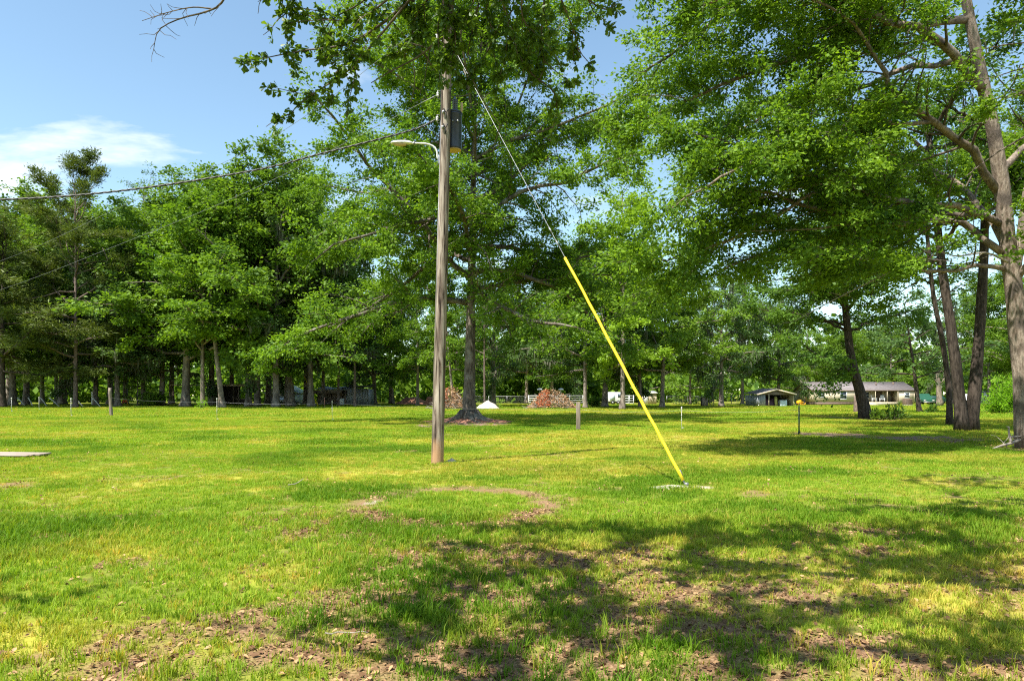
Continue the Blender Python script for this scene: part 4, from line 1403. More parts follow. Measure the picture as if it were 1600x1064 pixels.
        for t in subs:
            n = rng.poisson(along(t, 1)[2] * dens * 1.05)
            for k in range(n):
                q, d, _ = along(t, rng.uniform(.25, 1))
                vis_c.append(q + rng.normal(0, .028, 3)); vis_a.append(d)
    vis_c, vis_a = np.array(vis_c), np.array(vis_a)
    link('twigs', tubes_mesh('twigs', [(p - base, r) for p, r in twigs], [5] * len(twigs), M['twig']), root)['kind'] = 'stuff'
    # leafless branch at the upper left
    bt = []
    for path, r0 in (([(380, -60, 6.0), (350, 0, 6.0), (325, 18, 6.05), (280, 30, 6.1), (248, 48, 6.15), (240, 78, 6.2)], .012), ([(330, 14, 6.05), (300, 12, 6.05), (262, 20, 6.1), (222, 33, 6.15)], .007),
                     ([(470, -60, 6.0), (412, -5, 6.0), (403, 22, 6.0)], .004)):
        p = smooth_path([W(*q) for q in path], 14)
        if path[0][1] < -10:
            j = int(np.argmin(np.linalg.norm(allp - (p[0] + [0, 0, .6]), axis=1)))
            bt.append((smooth_path([allp[j], (allp[j] + p[0]) / 2 + [0, 0, .3], p[0]], 6), np.linspace(.016, r0, 6)))
        bt.append((p, np.linspace(r0, .0025, 14)))
        for k in range(13 if r0 > .005 else 2):
            q, d, _ = along(p, rng.uniform(.3, 1))
            a = curve(rng, q, d + rng.normal(0, .9, 3) * [1, .5, 1], rng.uniform(.06, .2), 3, 0, .3)
            bt.append((a, np.linspace(.003, .0015, 4)))
    link('bare_branch', tubes_mesh('bare_branch', [(p - base, r) for p, r in bt], [5] * len(bt), M['twig']), root)

    def rosette(c, ax, n_lo, n_hi, size):
        n = rng.integers(n_lo, n_hi, len(c))
        idx = np.repeat(np.arange(len(c)), n)
        a = ax[idx] * 0.75 + rng.normal(0, 0.75, (len(idx), 3))
        a[:, 2] -= 0.12
        p = c[idx] + rng.normal(0, .006, (len(idx), 3))
        return p, a, size * rng.uniform(.7, 1.2, len(idx))
    p, a, sz = rosette(hid_c, hid_a, 6, 10, .080)
    ok = ~in_view(p)
    V, Q, t = leaf_faces(rng, p[ok], a[ok], sz[ok], .50, 'obovate', .9)
    p2, a2, s2 = rosette(vis_c, vis_a, 6, 10, .066)
    # the leaves that show largest are parts of their own, the rest one part
    order = np.argsort(p2[:, 1] + np.where(in_view(p2), 0, 50) + rng.uniform(0, .6, len(p2)))
    own, rest = order[:300], order[300:]
    V2, Q2, t2 = leaf_faces(rng, p2[rest], a2[rest], s2[rest], .56, 'obovate', .7)
    VV = np.concatenate([V, V2]) - base
    QQ = np.concatenate([Q[:len(Q)], Q2 + len(V)])
    fo = link('foliage', mesh_np('foliage', VV, QQ, None, [M['leaf_near']], False, np.concatenate([t, t2])), root)
    fo['kind'] = 'stuff'
    shapes = []
    for k in range(5):
        v, q, tt = leaf_faces(rng, np.zeros((1, 3)), np.array([[1.0, 0, 0]]), np.array([1.0]), .56, 'obovate', 1.4)
        shapes.append(mesh_np('leaf', v, q, None, [M['leaf_near']], False, np.full(2, rng.uniform(.2, .8))))
    for k, i in enumerate(own):
        x = Vector(a2[i]).normalized()
        n = Vector((rng.normal(0, .55), rng.normal(0, .55), .7 + rng.normal(0, .55)))
        y = n.cross(x).normalized(); z = x.cross(y)
        m = Matrix((x, y, z)).transposed().to_4x4()
        m.translation = Vector(p2[i] - base)
        o = bpy.data.objects.new('leaf', shapes[k % 5])
        COL.objects.link(o)
        o.parent = root
        o.matrix_local = m @ Matrix.Scale(float(s2[i]), 4)


def in_view(p):
    """inside the field of view (with a small margin), where the photograph shows nothing of the hidden crown"""
    p = np.asarray(p)
    y = np.maximum(p[..., 1], 1e-3)
    return (p[..., 1] > 0.3) & (np.abs(p[..., 0]) < 0.76 * y + .1) & (p[..., 2] < EYE + 0.585 * y + .12)


overhanging_oak()


# ---- shrubs
def shrub(name, label, loc, r, h, n, size, leaf, width, seed, shape='ovate', cat='shrub', stems=9, long=False):
    rng = np.random.default_rng(seed)
    root = thing(name, label, cat, loc)
    st, P, A = [], [], []
    for k in range(stems * 4):
        az = rng.uniform(0, 6.28); e = rng.uniform(.25, 1.45)
        d = np.array([math.cos(az) * math.cos(e), math.sin(az) * math.cos(e), math.sin(e)])
        L = h * rng.uniform(.55, 1.0) * (1 if e > .8 else r / h * 1.1)
        c = curve(rng, (rng.normal(0, .1 * r), rng.normal(0, .1 * r), 0), d, L, 6, 0.03, .12)
        st.append((c, np.linspace(.016, .004, 7) * max(1, h / 2)))
        m = max(4, n // (stems * 4))
        for i in range(m):
            q, dd, _ = along(c, rng.uniform(.25, 1))
            P.append(q + rng.normal(0, .10 * r, 3)); A.append(dd + rng.normal(0, .7, 3))
    P = np.array(P); P[:, 2] = np.maximum(P[:, 2], .04)
    link('stems', tubes_mesh('stems', st, [4] * len(st), M['twig']), root)
    V, Q, t = leaf_faces(rng, P, np.array(A), size * rng.uniform(.7, 1.3, len(P)), width, shape, .9)
    link('leaves', mesh_np('leaves', V, Q, None, [M[leaf]], False, t), root)
    return root


shrub('lime_shrub', 'bright lime-green rounded shrub on the lawn beside the pale right-hand trunk', at(1572, 58), 2.3, 3.6, 5200, .17, 'lime', .5, 5, stems=12)
shrub('laurel_shrub', 'dark long-leaved shrub at the foot of the dark leaning oak', at(1398, 44), 0.95, 1.15, 420, .26, 'leaf_dark', .24, 6)
shrub('laurel_shrub', 'low leafy shrub in the shade between the leaning oak and the long-leaved shrub', at(1372, 43.5), 0.8, 0.7, 420, .20, 'leaf_mid', .32, 7)
shrub('low_bush', 'small bush at the foot of the small tree in front of the pickup', at(1458, 61), 0.7, 1.0, 260, .20, 'leaf_dark', .4, 8)
shrub('low_bush', 'green bush between the leaning-over wooden post and the pavilion', at(238, 96), 2.2, 2.2, 1200, .30, 'leaf_mid', .5, 9)
shrub('weed_clump', 'pale weed clump with scattered long leaves in front of the pavilion', at(313, 80), 0.9, 1.3, 160, .30, 'lime', .25, 10, stems=4)
shrub('low_bush', 'green bush beside the red clay heaps left of the utility pole', at(668, 122), 2.0, 2.6, 1200, .30, 'leaf_mid', .5, 12)
shrub('weed_clump', 'yellow-green weed at the right edge of the white sand heap', at(781, 83), 0.4, 0.9, 130, .16, 'leaf_yellow', .4, 13, stems=4)
shrub('low_bush', 'low dark bush between the grey trunks right of the brush heap with red leaves', at(930, 90), 1.5, 1.6, 800, .26, 'leaf_dark', .5, 14)

# ------------------------------------------------------------------ utility pole and what hangs on it
PB = np.array([-1.745, 15.95, 0.0]); PT = np.array([-1.50, 16.0, 10.45])


def on_pole(z):
    return PB + (PT - PB) * (z / PT[2])


def utility_pole():
    root = thing('utility_pole', 'tall weathered wooden utility pole standing alone on the lawn', 'utility pole', tuple(PB))
    rng = np.random.default_rng(3)
    z = np.concatenate([[-0.3, 0, 0.3], np.linspace(0.8, 10.45, 34)])
    pts = np.array([on_pole(v) - PB for v in z])
    rad = np.interp(z, [-0.3, 0, 4, 10.45], [0.150, 0.145, 0.134, 0.108])
    Solid().tube(pts, rad, 22, True, 0.010, rng).obj('shaft', M['pole'], root, True)
    # square washers with bolts, facing the viewer, and black slanted shapes standing in for the bolts' shadows
    for zz, dx in ((8.15, -.03), (7.80, -.035), (8.72, .05)):
        c = on_pole(zz) - PB; r = np.interp(zz, [4, 10.45], [.134, .108])
        s = Solid().box(c[0] + dx - .035, c[0] + dx + .035, -r - .012, -r + .02, c[2] - .035, c[2] + .035)
        s.obj('washer', M['galv'], root)
        b = Solid().tube([(c[0] + dx, -r - .010, c[2]), (c[0] + dx, -r - .05, c[2])], .012, 6)
        b.tube([(c[0] + dx, -r - .018, c[2]), (c[0] + dx, -r - .036, c[2])], .022, 6)
        b.obj('bolt', M['galv'], root)
        q = np.array([c[0] + dx + .055, -r - .012, c[2]])
        k = Solid().tube([q + [-.05, .0, .075], q + [.005, -.02, -.03], q + [.055, .02, .08]], .017, 5)
        k.tube([q + [.005, -.02, -.03], q + [.0, -.012, -.16]], .015, 5)
        k.obj('clip', M['rubber'], root)  # added black shape that draws the bolt's shadow as a solid piece
    # spool bracket and insulators for the wires on the left
    for zz in (8.62, 8.05):
        c = on_pole(zz) - PB; r = np.interp(zz, [4, 10.45], [.134, .108])
        Solid().lathe([(.010, -.055), (.030, -.045), (.034, -.02), (.020, 0), (.034, .02), (.030, .045), (.010, .055)], (c[0] - r - .075, c[1] - .02, c[2]), 14).obj('insulator', M['white_porcelain'], root, True)
        Solid().tube([(c[0] - r + .02, c[1], c[2] + .09), (c[0] - r - .075, c[1] - .02, c[2] + .09), (c[0] - r - .075, c[1] - .02, c[2] - .09), (c[0] - r + .02, c[1], c[2] - .09)], .010, 6).obj('bracket', M['galv'], root)
    # top pin with insulator, fuse cutout on the left
    c = PT - PB
    Solid().tube([c - [0, 0, .3], c + [0, 0, .16]], .018, 8).lathe([(.03, 0), (.055, .02), (.06, .05), (.03, .08), (.045, .11), (.02, .15)], tuple(c + [0, 0, .14]), 14).obj('top_insulator', M['porcelain'], root, True)
    c = on_pole(9.85) - PB
    Solid().tube([c + [-.08, -.05, 0], c + [-.30, -.12, -.02]], .018, 8).tube([c + [-.22, -.10, .14], c + [-.34, -.14, -.20]], .038, 10).obj('fuse_cutout', M['white_porcelain'], root, True)
    # wires down the pole from cutout to transformer, and the ground wire
    d = on_pole(8.75) - PB
    Solid().tube(smooth_path([c + [-.34, -.14, -.2], c + [-.24, -.12, -.5], d + [-.13, -.06, .2], d + [-.12, -.09, -.5], on_pole(7.5) - PB + [-.128, -.04, 0]], 16), .009, 5).obj('lead_wire', M['black_cable'], root)
    g0, g1 = on_pole(0.05) - PB, on_pole(8.0) - PB
    Solid().tube([g1 + [-.10, -.075, 0], g0 + [-.118, -.090, 0]], .006, 5).obj('ground_wire', M['galv'], root)


utility_pole()


def transformer():
    c = on_pole(7.42) + [.175, .295, 0]
    root = thing('transformer', 'dark blue-black cylindrical transformer can bolted behind the right side of the utility pole', 'transformer', tuple(c))
    h = .86
    Solid().lathe([(.185, .012), (.197, .03), (.200, .05), (.200, h - .04), (.208, h - .03), (.208, h)], (0, 0, 0), 30).obj('tank', M['navy_steel'], root, True)
    Solid().lathe([(.170, -.004), (.184, .0), (.184, .016)], (0, 0, 0), 30).obj('base_plate', M['tan_steel'], root)
    Solid().lathe([(.213, h + .001), (.216, h + .02), (.19, h + .05), (.08, h + .085), (.03, h + .09)], (0, 0, 0), 30).obj('lid', M['navy_steel'], root, True)
    prof = [(.03, 0)]
    for k in range(6):
        z = .03 + k * .045
        prof += [(.045, z), (.072, z + .012), (.045, z + .026)]
    prof += [(.03, .31), (.02, .34)]
    Solid().lathe(prof, (.04, -.03, h + .06), 16).obj('bushing', M['porcelain'], root, True)
    Solid().tube([(.15, -.03, h - .05), (.20, -.03, h + .10), (.20, -.03, h + .26)], .03, 10).obj('arrester', M['tan_steel'], root, True)
    for z in (.18, .70):
        Solid().box(-.27, -.15, -.30, -.10, z - .03, z + .03).obj('hanger_bracket', M['navy_steel'], root)
    for k, x in enumerate((-.12, 0, .12)):
        Solid().tube([(x, -.19, .62), (x, -.235, .62)], .022, 8).obj('terminal', M['galv'], root)


transformer()


def street_light():
    c = on_pole(7.08)
    root = thing('street_light', 'pale grey cobra-head street light on a bent arm left of the utility pole', 'street light', tuple(c))
    arm = smooth_path([(-.12, -.03, 0), (-.165, -.035, .06), (-.17, -.04, .18), (-.24, -.05, .30), (-.40, -.06, .365), (-.64, -.08, .375), (-.78, -.09, .372)], 20)
    Solid().tube(arm, .021, 10).obj('arm', M['lamp_grey'], root, True)
    Solid().box(-.15, -.105, -.075, .02, -.10, .10).obj('pole_plate', M['galv'], root, bevel=.006)
    h = Solid()
    rings = [(-.74, .035, .035, .370), (-.78, .055, .045, .372), (-.84, .075, .058, .374), (-.90, .088, .062, .376), (-1.06, .092, .060, .376), (-1.18, .075, .045, .374), (-1.24, .040, .025, .370)]
    V = []
    for x, ry, rz, z in rings:
        for k in range(14):
            a = 2 * math.pi * k / 14
            V.append((x, -.09 + ry * math.cos(a), z + rz * (math.sin(a) if math.sin(a) > 0 else .45 * math.sin(a))))
    Q = [(i * 14 + k, (i + 1) * 14 + k, (i + 1) * 14 + (k + 1) % 14, i * 14 + (k + 1) % 14) for i in range(len(rings) - 1) for k in range(14)]
    n = len(V); V += [(-.73, -.09, .37), (-1.245, -.09, .37)]
    T = [(n, k, (k + 1) % 14) for k in range(14)] + [(n + 1, 6 * 14 + (k + 1) % 14, 6 * 14 + k) for k in range(14)]
    h.add(V, Q, T).obj('lamp_head', M['lamp_grey'], root, True)
    V = []
    for x, ry in ((-.88, .05), (-.96, .072), (-1.06, .072), (-1.16, .05)):
        for k in range(9):
            a = math.pi + math.pi * k / 8
            V.append((x, -.09 + ry * math.cos(a), .354 + .055 * math.sin(a) * (1 if .06 < ry else .6)))
    Q = [(i * 9 + k, i * 9 + k + 1, (i + 1) * 9 + k + 1, (i + 1) * 9 + k) for i in range(3) for k in range(8)]
    Solid().add(V, Q).obj('lens', M['lens'], root, True)
    Solid().lathe([(.02, 0), (.024, .02), (.02, .045)], (-.90, -.09, .435), 10).obj('photo_cell', M['navy_steel'], root, True)
    Solid().tube([(-.70, -.085, .405), (-.70, -.085, .345)], .030, 8).obj('clamp', M['galv'], root)


street_light()


def guy_wire():
    a = np.array([3.04, 11.94, 0.02]); b = on_pole(9.8) + [.10, -.05, 0]
    root = thing('guy_wire', 'steel guy wire with long yellow guard slanting from pole top into the lawn', 'guy wire', tuple(a))
    d = b - a
    L = np.linalg.norm(d); u = d / L
    rng = np.random.default_rng(4)
    t = np.linspace(0.10, 1, 30)
    Solid().tube(np.array([u * L * v for v in t]), .0065, 6).obj('wire', M['galv'], root, True)
    g = np.array([u * L * v + rng.normal(0, .003, 3) + np.array([.012, .0, -.02]) * math.sin((v - .008) / .435 * math.pi) for v in np.linspace(.008, .443, 24)])
    Solid().tube(g, np.linspace(.029, .026, 24), 14).obj('guard', M['yellow_plastic'], root, True)
    Solid().tube([u * -.05, u * .34], .014, 8).obj('anchor_rod', M['galv'], root, True)
    Solid().tube([u * .20 + [.03, 0, 0], u * .27 + [.03, 0, 0.02], u * .34 + [.03, 0, 0], u * .27 + [-.01, 0, 0]], .016, 6).lathe([(.03, 0), (.05, .02), (.03, .05)], (.01, 0, .0), 10).obj('anchor_eye', M['galv'], root, True)
    for v in (.47, .50, .965):
        Solid().tube([u * L * v, u * L * (v + .012)], .017, 8).obj('clamp', M['galv'], root)


guy_wire()


def wire(name, label, pts, r, mat, n=60, sag=0.0, twist=0, wires=1):
    P = smooth_path(pts, n)
    s = np.linspace(0, 1, n)
    P[:, 2] -= sag * 4 * s * (1 - s)
    o = P[0].copy()
    root = thing(name, label, 'cable', tuple(o))
    if wires == 1:
        Solid().tube(P - o, r, 6).obj('conductor', M[mat], root, True)
    else:
        L = along(P, 1)[2]
        m = max(n, int(L * 18))
        Q = np.array([along(P, v)[0] for v in np.linspace(0, 1, m)])
        ph = np.linspace(0, L / 0.55 * 2 * math.pi, m)
        for k in range(wires):
            a = ph + 2 * math.pi * k / wires
            q = Q + np.stack([np.zeros(m), np.cos(a), np.sin(a)], 1) * r * 1.05
            Solid().tube(q - o, r, 5).obj('conductor', M[mat], root, True)
    return root


sp = on_pole(8.05) + [-.19, -.02, 0]
wire('service_cable', 'thick twisted black service cable sagging from the pole across the sky to the left edge',
     [tuple(sp), W(649, 202, 15.95), W(575, 222, 15.8), W(499, 241, 15.7), W(400, 266, 15.4), W(200, 297, 14.9), W(0, 312, 14.4), W(-300, 308, 13.8), W(-800, 270, 13.2)], .0115, 'black_cable', 60, 0, 1, 3)
n0 = on_pole(8.62) + [-.19, -.02, 0]
wire('neutral_wire', 'thin lower line running from the pole down across the left trees into the distance', [tuple(n0), W(395, 296, 24), W(197, 378, 33), W(0, 453, 48), W(-160, 500, 68)], .006, 'galv', 40)
n1 = PT + [0, 0, .25]
wire('power_line', 'thin upper line running from the pole top past the overhanging leaves to the far left', [tuple(n1), W(415, 221, 23.5), W(200, 318, 33), W(0, 408, 50), W(-200, 470, 72)], .006, 'galv', 40)

# ------------------------------------------------------------------ fences, posts and stakes

def post(name, label, px, d, top_py, r, mat, lean=(0, 0), square=False, cat='fence post', cap=False):
    x, y, _ = at(px, d)
    h = EYE + (HOR - top_py) / FPX * d
    root = thing(name, label, cat, (x, y, 0))
    rng = np.random.default_rng(int(px))
    if square:
        V = Solid().box(-r, r, -r, r, -.2, h)
        V.obj('shaft', M[mat], root, bevel=.008)
        Solid().tube([(r + .003, -r * .4, h * .72), (-r * 1.1, -r * 1.12, h * .72)], .006, 5).obj('wire_staple', M['galv'], root)
    else:
        z = np.linspace(-.2, h, 9)
        pts = np.stack([lean[0] * z / h + rng.normal(0, .006, 9), lean[1] * z / h, z], 1)
        Solid().tube(pts, r * np.linspace(1.08, .92, 9), 10, True, .03, rng).obj('shaft', M[mat], root, True)
        Solid().tube([(lean[0] * .8 + r * 1.0, -.01, h * .8), (lean[0] * .8 - r * 1.0, -r * 1.1, h * .8)], .008, 5).obj('wire_staple', M['galv'], root)
    return root


post('wooden_post', 'grey weathered round fence post standing alone in the left field', 174, 52, 606, .115, 'post_wood', (-.12, 0))
post('wooden_post', 'short brown squared post in front of the brush heap with red leaves', 903.5, 31, 628, .088, 'post_wood', square=True)
post('wooden_post', 'stout reddish-brown post behind the dark leaning oak', 1338, 64, 618, .24, 'bark_pine', cat='post')
post('pipe_post', 'pale grey upright pipe behind the left field', 145, 110, 611, .20, 'lamp_grey', cat='post')


def t_post():
    x, y, _ = at(1248.5, 27.5)
    h = 1.16
    root = thing('steel_post', 'slim dark green steel fence post in the lawn left of the leaning oak', 'fence post', (x, y, 0))
    s = Solid().box(-.028, .028, -.004, .004, -.2, h).box(-.005, .005, -.034, -.0045, -.2, h)
    s.obj('shaft', M['green_paint'], root)
    k = Solid()
    for i in range(11):
        k.box(-.012, .012, -.044, -.035, .12 + i * .09, .15 + i * .09)
    k.obj('studs', M['green_paint'], root)
    Solid().box(-.05, .05, -.008, -.0045, .03, .14).obj('anchor_plate', M['green_paint'], root)


t_post()


def stake(label, px, d, top_py, mat, lean=0.0, r=.014, group='step-in fence stakes'):
    x, y, _ = at(px, d)
    h = EYE + (HOR - top_py) / FPX * d
    root = thing('fence_stake', label, 'fence stake', (x, y, 0), 0, group)
    Solid().tube([(0, 0, -.1), (lean * .5, 0, h * .5), (lean, 0, h)], r, 6).obj('shaft', M[mat], root)
    Solid().lathe([(r * 1.2, -.10), (r * 2.6, -.08), (r * 2.6, .02), (r, .05)], (lean, 0, h), 8).obj('cap', M[mat], root)
    Solid().box(r * .5, .10, -.012, .012, .12, .15).obj('foot_step', M[mat], root)
    k = Solid()
    for z in (.45, .65, .85):
        k.box(lean * z - .035, lean * z + .02, -r * 1.7, -r * .9, h * z, h * z + .03)
    k.obj('wire_clips', M[mat], root)
    return root


for a in (('white step-in stake with slanted arm near the left edge', 18, 62, 622, 'stake_white'),
          ('faint white step-in stake between the left-edge stake and the tall open pine', 61, 72, 621, 'stake_white'),
          ('grey-white step-in stake below the tall open pine', 111, 50, 623, 'stake_white'),
          ('white-tipped step-in stake in front of the pavilion', 339, 42, 623, 'stake_white'),
          ('faded red step-in stake in front of the rusty lean-to', 507, 84, 622, 'stake_red'),
          ('white-tipped step-in stake in front of the pale tin shed', 519, 41, 627, 'stake_white'),
          ('thin grey step-in stake right of the yellow guy guard', 1065, 30.5, 637, 'stake_white')):
    stake(*a, r=.011 if a[2] < 45 else .018)


def strand(label, stations):
    pts = [(at(px, d)[0], d, EYE + (HOR - py) / FPX * d) for px, d, py in stations]
    o = np.array(pts[0])
    root = thing('fence_wire', label, 'fence wire', tuple(o))
    P = []
    for a, b in zip(pts[:-1], pts[1:]):
        for f in np.linspace(0, 1, 9)[:-1]:
            q = np.array(a) * (1 - f) + np.array(b) * f
            q[2] -= .10 * 4 * f * (1 - f)
            P.append(q)
    P.append(np.array(pts[-1]))
    Solid().tube(np.array(P) - o, .004, 4).obj('strand', M['galv'], root)


strand('thin electric fence strand from the weathered round post past the white-tipped stakes', [(174, 52, 622), (339, 42, 628), (519, 41, 630), (903.5, 31, 640)])
strand('thin electric fence strand from the brown squared post to the dark green steel post', [(903.5, 31, 640), (1065, 30.5, 641), (1248.5, 27.5, 640)])

for k, (px, lean, w) in enumerate(((25, -.7, 'first from the left'), (40, -1.15, 'second from the left'), (52, -.7, 'third from the left'), (74, -.95, 'fourth from left, just before the open pine'),
                                   (94, -1.5, 'fifth from left, leaning most'), (131, -1.3, 'just right of the pine trunk'), (158, -1.15, 'last at right, nearest the weathered round post'))):
    x, y, _ = at(px, 100 - k * 1.5)
    root = thing('leaning_stake', 'white leaning stake under the left trees, ' + w, 'stake', (x, y, 0), 0, 'white leaning stakes under the left trees')
    Solid().tube([(0, 0, -.1), (lean * .5, 0, .62), (lean, 0, 1.2)], .085, 6).obj('shaft', M['stake_white'], root)
    Solid().tube([(lean, 0, 1.2), (lean * 1.06, 0, 1.27)], [.085, .03], 6).obj('tip', M['stake_white'], root)

x, y, _ = at(197, 100)
root = thing('marker_flag', 'orange-red marker flag on a yellow stick at the edge of the left field', 'flag', (x, y, 0))
Solid().tube([(.25, 0, -.1), (.15, 0, 1.1)], .05, 6).obj('stick', M['yellow_paint'], root)
s = Solid()
V = [(.15 - i * .12, .10 * math.sin(i * 1.1) - .03 * j, 1.1 - .16 * j - .05 * i * (1 if j else -.3)) for j in range(4) for i in range(6)]
s.add(V, [(j * 6 + i, j * 6 + i + 1, j * 6 + i + 7, j * 6 + i + 6) for j in range(3) for i in range(5)])
s.obj('flag_cloth', M['orange'], root)


def chain_link(label, px0, px1, d0, d1, h=1.35, every=3.0):
    a = np.array(at(px0, d0)); b = np.array(at(px1, d1))
    L = np.linalg.norm(b - a)
    ang = math.atan2(b[1] - a[1], b[0] - a[0])
    root = thing('chain_link_fence', label, 'fence', tuple(a), ang)
    n = int(L / every)
    for i in range(n + 1):
        x = L * i / n
        Solid().tube([(x, 0, -.1), (x, 0, h + .08)], .06, 6).obj('post', M['galv'], root)
    Solid().tube([(0, 0, h), (L, 0, h)], .035, 5).obj('top_rail', M['galv'], root)
    s = Solid()
    st = .22
    for i in range(int(-h / st), int(L / st) + 1):
        for sg in (1, -1):
            x0 = i * st + (0 if sg > 0 else h); x1 = i * st + (h if sg > 0 else 0)
            if min(x0, x1) < 0 or max(x0, x1) > L: continue
            s.tube([(x0, .015 * sg, .03), (x1, .015 * sg, h)], .006, 3, False)
    o = s.obj('mesh', M['galv'], root)
    o['kind'] = 'stuff'


chain_link('long chain-link fence with pale posts behind the white sand heap', 735, 905, 124, 126)
chain_link('chain-link fence behind the weathered wooden box, right of the small cream shed', 1042, 1178, 118, 112)


def pipe_fence(name, label, px0, px1, d, h=1.5, rails=4):
    a = np.array(at(px0, d)); L = at(px1, d)[0] - a[0]
    root = thing(name, label, 'fence', tuple(a))
    n = max(2, round(L / 2.4))
    for i in range(n + 1):
        Solid().tube([(L * i / n, 0, -.1), (L * i / n, 0, h + .05)], .07, 7).obj('post', M['white_paint'], root)
    for k in range(rails):
        z = .32 + (h - .36) * k / (rails - 1)
        Solid().tube([(0, -.01, z), (L, -.01, z)], .055, 6).obj('rail', M['white_paint'], root)


pipe_fence('pipe_fence', 'white pipe fence behind the brush heap with red leaves', 826, 911, 116)
pipe_fence('pipe_fence', 'short white pipe fence right of the white trailer', 976, 990, 108)

for px, side in ((843.5, 'left one of the two'), (876.5, 'right one of the two')):
    x, y, _ = at(px, 106)
    root = thing('dome_topped_post', 'white dome on thin post behind the wide brush heap, ' + side, 'post', (x, y, 0), 0, 'white dome-topped posts')
    Solid().tube([(0, 0, -.1), (0, 0, 2.35)], .055, 8).obj('shaft', M['lamp_grey'], root)
    Solid().lathe([(.44, 2.36), (.43, 2.42), (.34, 2.54), (.18, 2.62), (.04, 2.65)], (0, 0, 0), 18).obj('dome', M['white_paint'], root, True)

# ------------------------------------------------------------------ heaps

def brush_heap(name, label, px, d, w, h, dep, seed, redside):
    rng = np.random.default_rng(seed)
    root = thing(name, label, 'brush heap', at(px, d))
    st = []
    for k in range(260):
        u = rng.uniform(-1, 1); v = rng.uniform(-1, 1)
        top = h * max(0, 1 - abs(u) ** 1.6) * max(0.1, 1 - v * v * .8)
        p = np.array([u * w / 2, v * dep / 2, rng.uniform(.2, 1) * top])
        d3 = rng.normal(0, 1, 3); d3[2] *= .45
        c = curve(rng, p, d3, rng.uniform(.5, 1.4), 4, 0, .2)
        c[:, 2] = np.maximum(c[:, 2], .03)
        st.append((c, np.linspace(.035, .012, 5) * rng.uniform(.5, 1.5)))
    o = link('branches', tubes_mesh('branches', st, [4] * len(st), M['twig_pale']), root); o['kind'] = 'stuff'
    for nm, mat, n, lo, hi in (('dead_leaves', 'dead_leaf', 2400, -1, 1), ('red_leaves', 'red_leaf', 900, *redside)):
        u = rng.uniform(lo, hi, n); v = rng.uniform(-1, 1, n)
        bump = .75 + .5 * vnoise(u * 3 + seed, v * 2 + seed)
        top = h * np.maximum(.06, 1 - np.abs(u) ** 2.2) * np.maximum(.15, 1 - v * v * .85) * bump
        z = top * (rng.random(n) ** .35)
        P = np.stack([u * w / 2, v * dep / 2, z + .03], 1)
        V, Q, t = leaf_faces(rng, P, rng.normal(0, 1, P.shape), rng.uniform(.08, .30, n), .45, 'diamond', .5)
        o = link(nm, mesh_np(nm, V, Q, None, [M[mat]], False, t), root); o['kind'] = 'stuff'


brush_heap('brush_heap', 'wide heap of cut brush, tan with a red-leaved left side, in the middle distance', 862, 80, 5.6, 2.0, 3.2, 1, (-.62, -.1))
brush_heap('brush_heap', 'tall heap of dry brush partly hidden between the utility pole and the big field oak', 704, 77, 3.6, 2.25, 2.8, 2, (-1, -.2))


def mound(name, label, px, d, w, h, mat, seed, cat='heap', loc=None, dep=None):
    x, y, _ = at(px, d) if loc is None else loc
    root_me = Solid()
    rng = np.random.default_rng(seed)
    nr, na = 12, 36
    V = [(0, 0, h)]
    dep = dep or w
    for i in range(1, nr + 1):
        f = i / nr
        for k in range(na):
            a = 2 * math.pi * k / na
            r = f * (1 + .16 * math.sin(a * 2 + seed) + .1 * math.sin(a * 5 + seed * 2))
            z = h * (1 - f ** 1.35) ** 1.2 * (1 + .7 * (float(vnoise(3.5 * f * math.cos(a) + seed, 3.5 * f * math.sin(a) + 9)) - .5)) + rng.normal(0, .012 * h) * (f < 1) - .03 * (i == nr)
            V.append((r * w / 2 * math.cos(a), r * dep / 2 * math.sin(a), z))
    T = [(0, 1 + k, 1 + (k + 1) % na) for k in range(na)]
    Q = [(1 + i * na + k, 1 + (i + 1) * na + k, 1 + (i + 1) * na + (k + 1) % na, 1 + i * na + (k + 1) % na) for i in range(nr - 1) for k in range(na)]
    o = root_me.add(V, Q, T).obj(name, M[mat], None, True, (x, y, 0))
    return tag(o, label, cat)


mound('sand_heap', 'small cone of white sand right of the big field oak', 763, 80, 2.9, 0.9, 'sand', 3)
mound('clay_heap', 'long low heap of red clay left of the utility pole', 645, 112, 8.0, 1.35, 'red_clay', 4)
mound('clay_heap', 'small heap of red clay close beside the left edge of the utility pole', 672, 106, 2.4, 1.5, 'red_clay', 6)
tag(mound('sand_patch', None, 0, 0, .86, .035, 'sand', 31, None, (2.78, 11.86, 0), .46), 'pale patch of bare sand around the foot of the yellow guy guard', 'sand patch')
tag(mound('root_mound', None, 0, 0, 5.2, .32, 'red_clay', 8, None, BIG, 4.2), 'low reddish earth mound around the foot of the big field oak', 'earth mound')

# ------------------------------------------------------------------ buildings

def window_unit(root, x, z, w, h, y, mat='white_paint', bars=True):
    f = Solid()
    t = .07
    f.box(x - w / 2 - t, x + w / 2 + t, y - .05, y - .003, z + h, z + h + t).box(x - w / 2 - t, x + w / 2 + t, y - .05, y - .003, z - t, z)
    f.box(x - w / 2 - t, x - w / 2, y - .05, y - .003, z, z + h).box(x + w / 2, x + w / 2 + t, y - .05, y - .003, z, z + h)
    if bars: f.box(x - w / 2, x + w / 2, y - .04, y - .012, z + h / 2 - .025, z + h / 2 + .025)
    o = f.obj('window', M[mat], root)
    Solid().box(x - w / 2, x + w / 2, y - .010, y - .004, z, z + h).obj('pane', M['glass'], o)


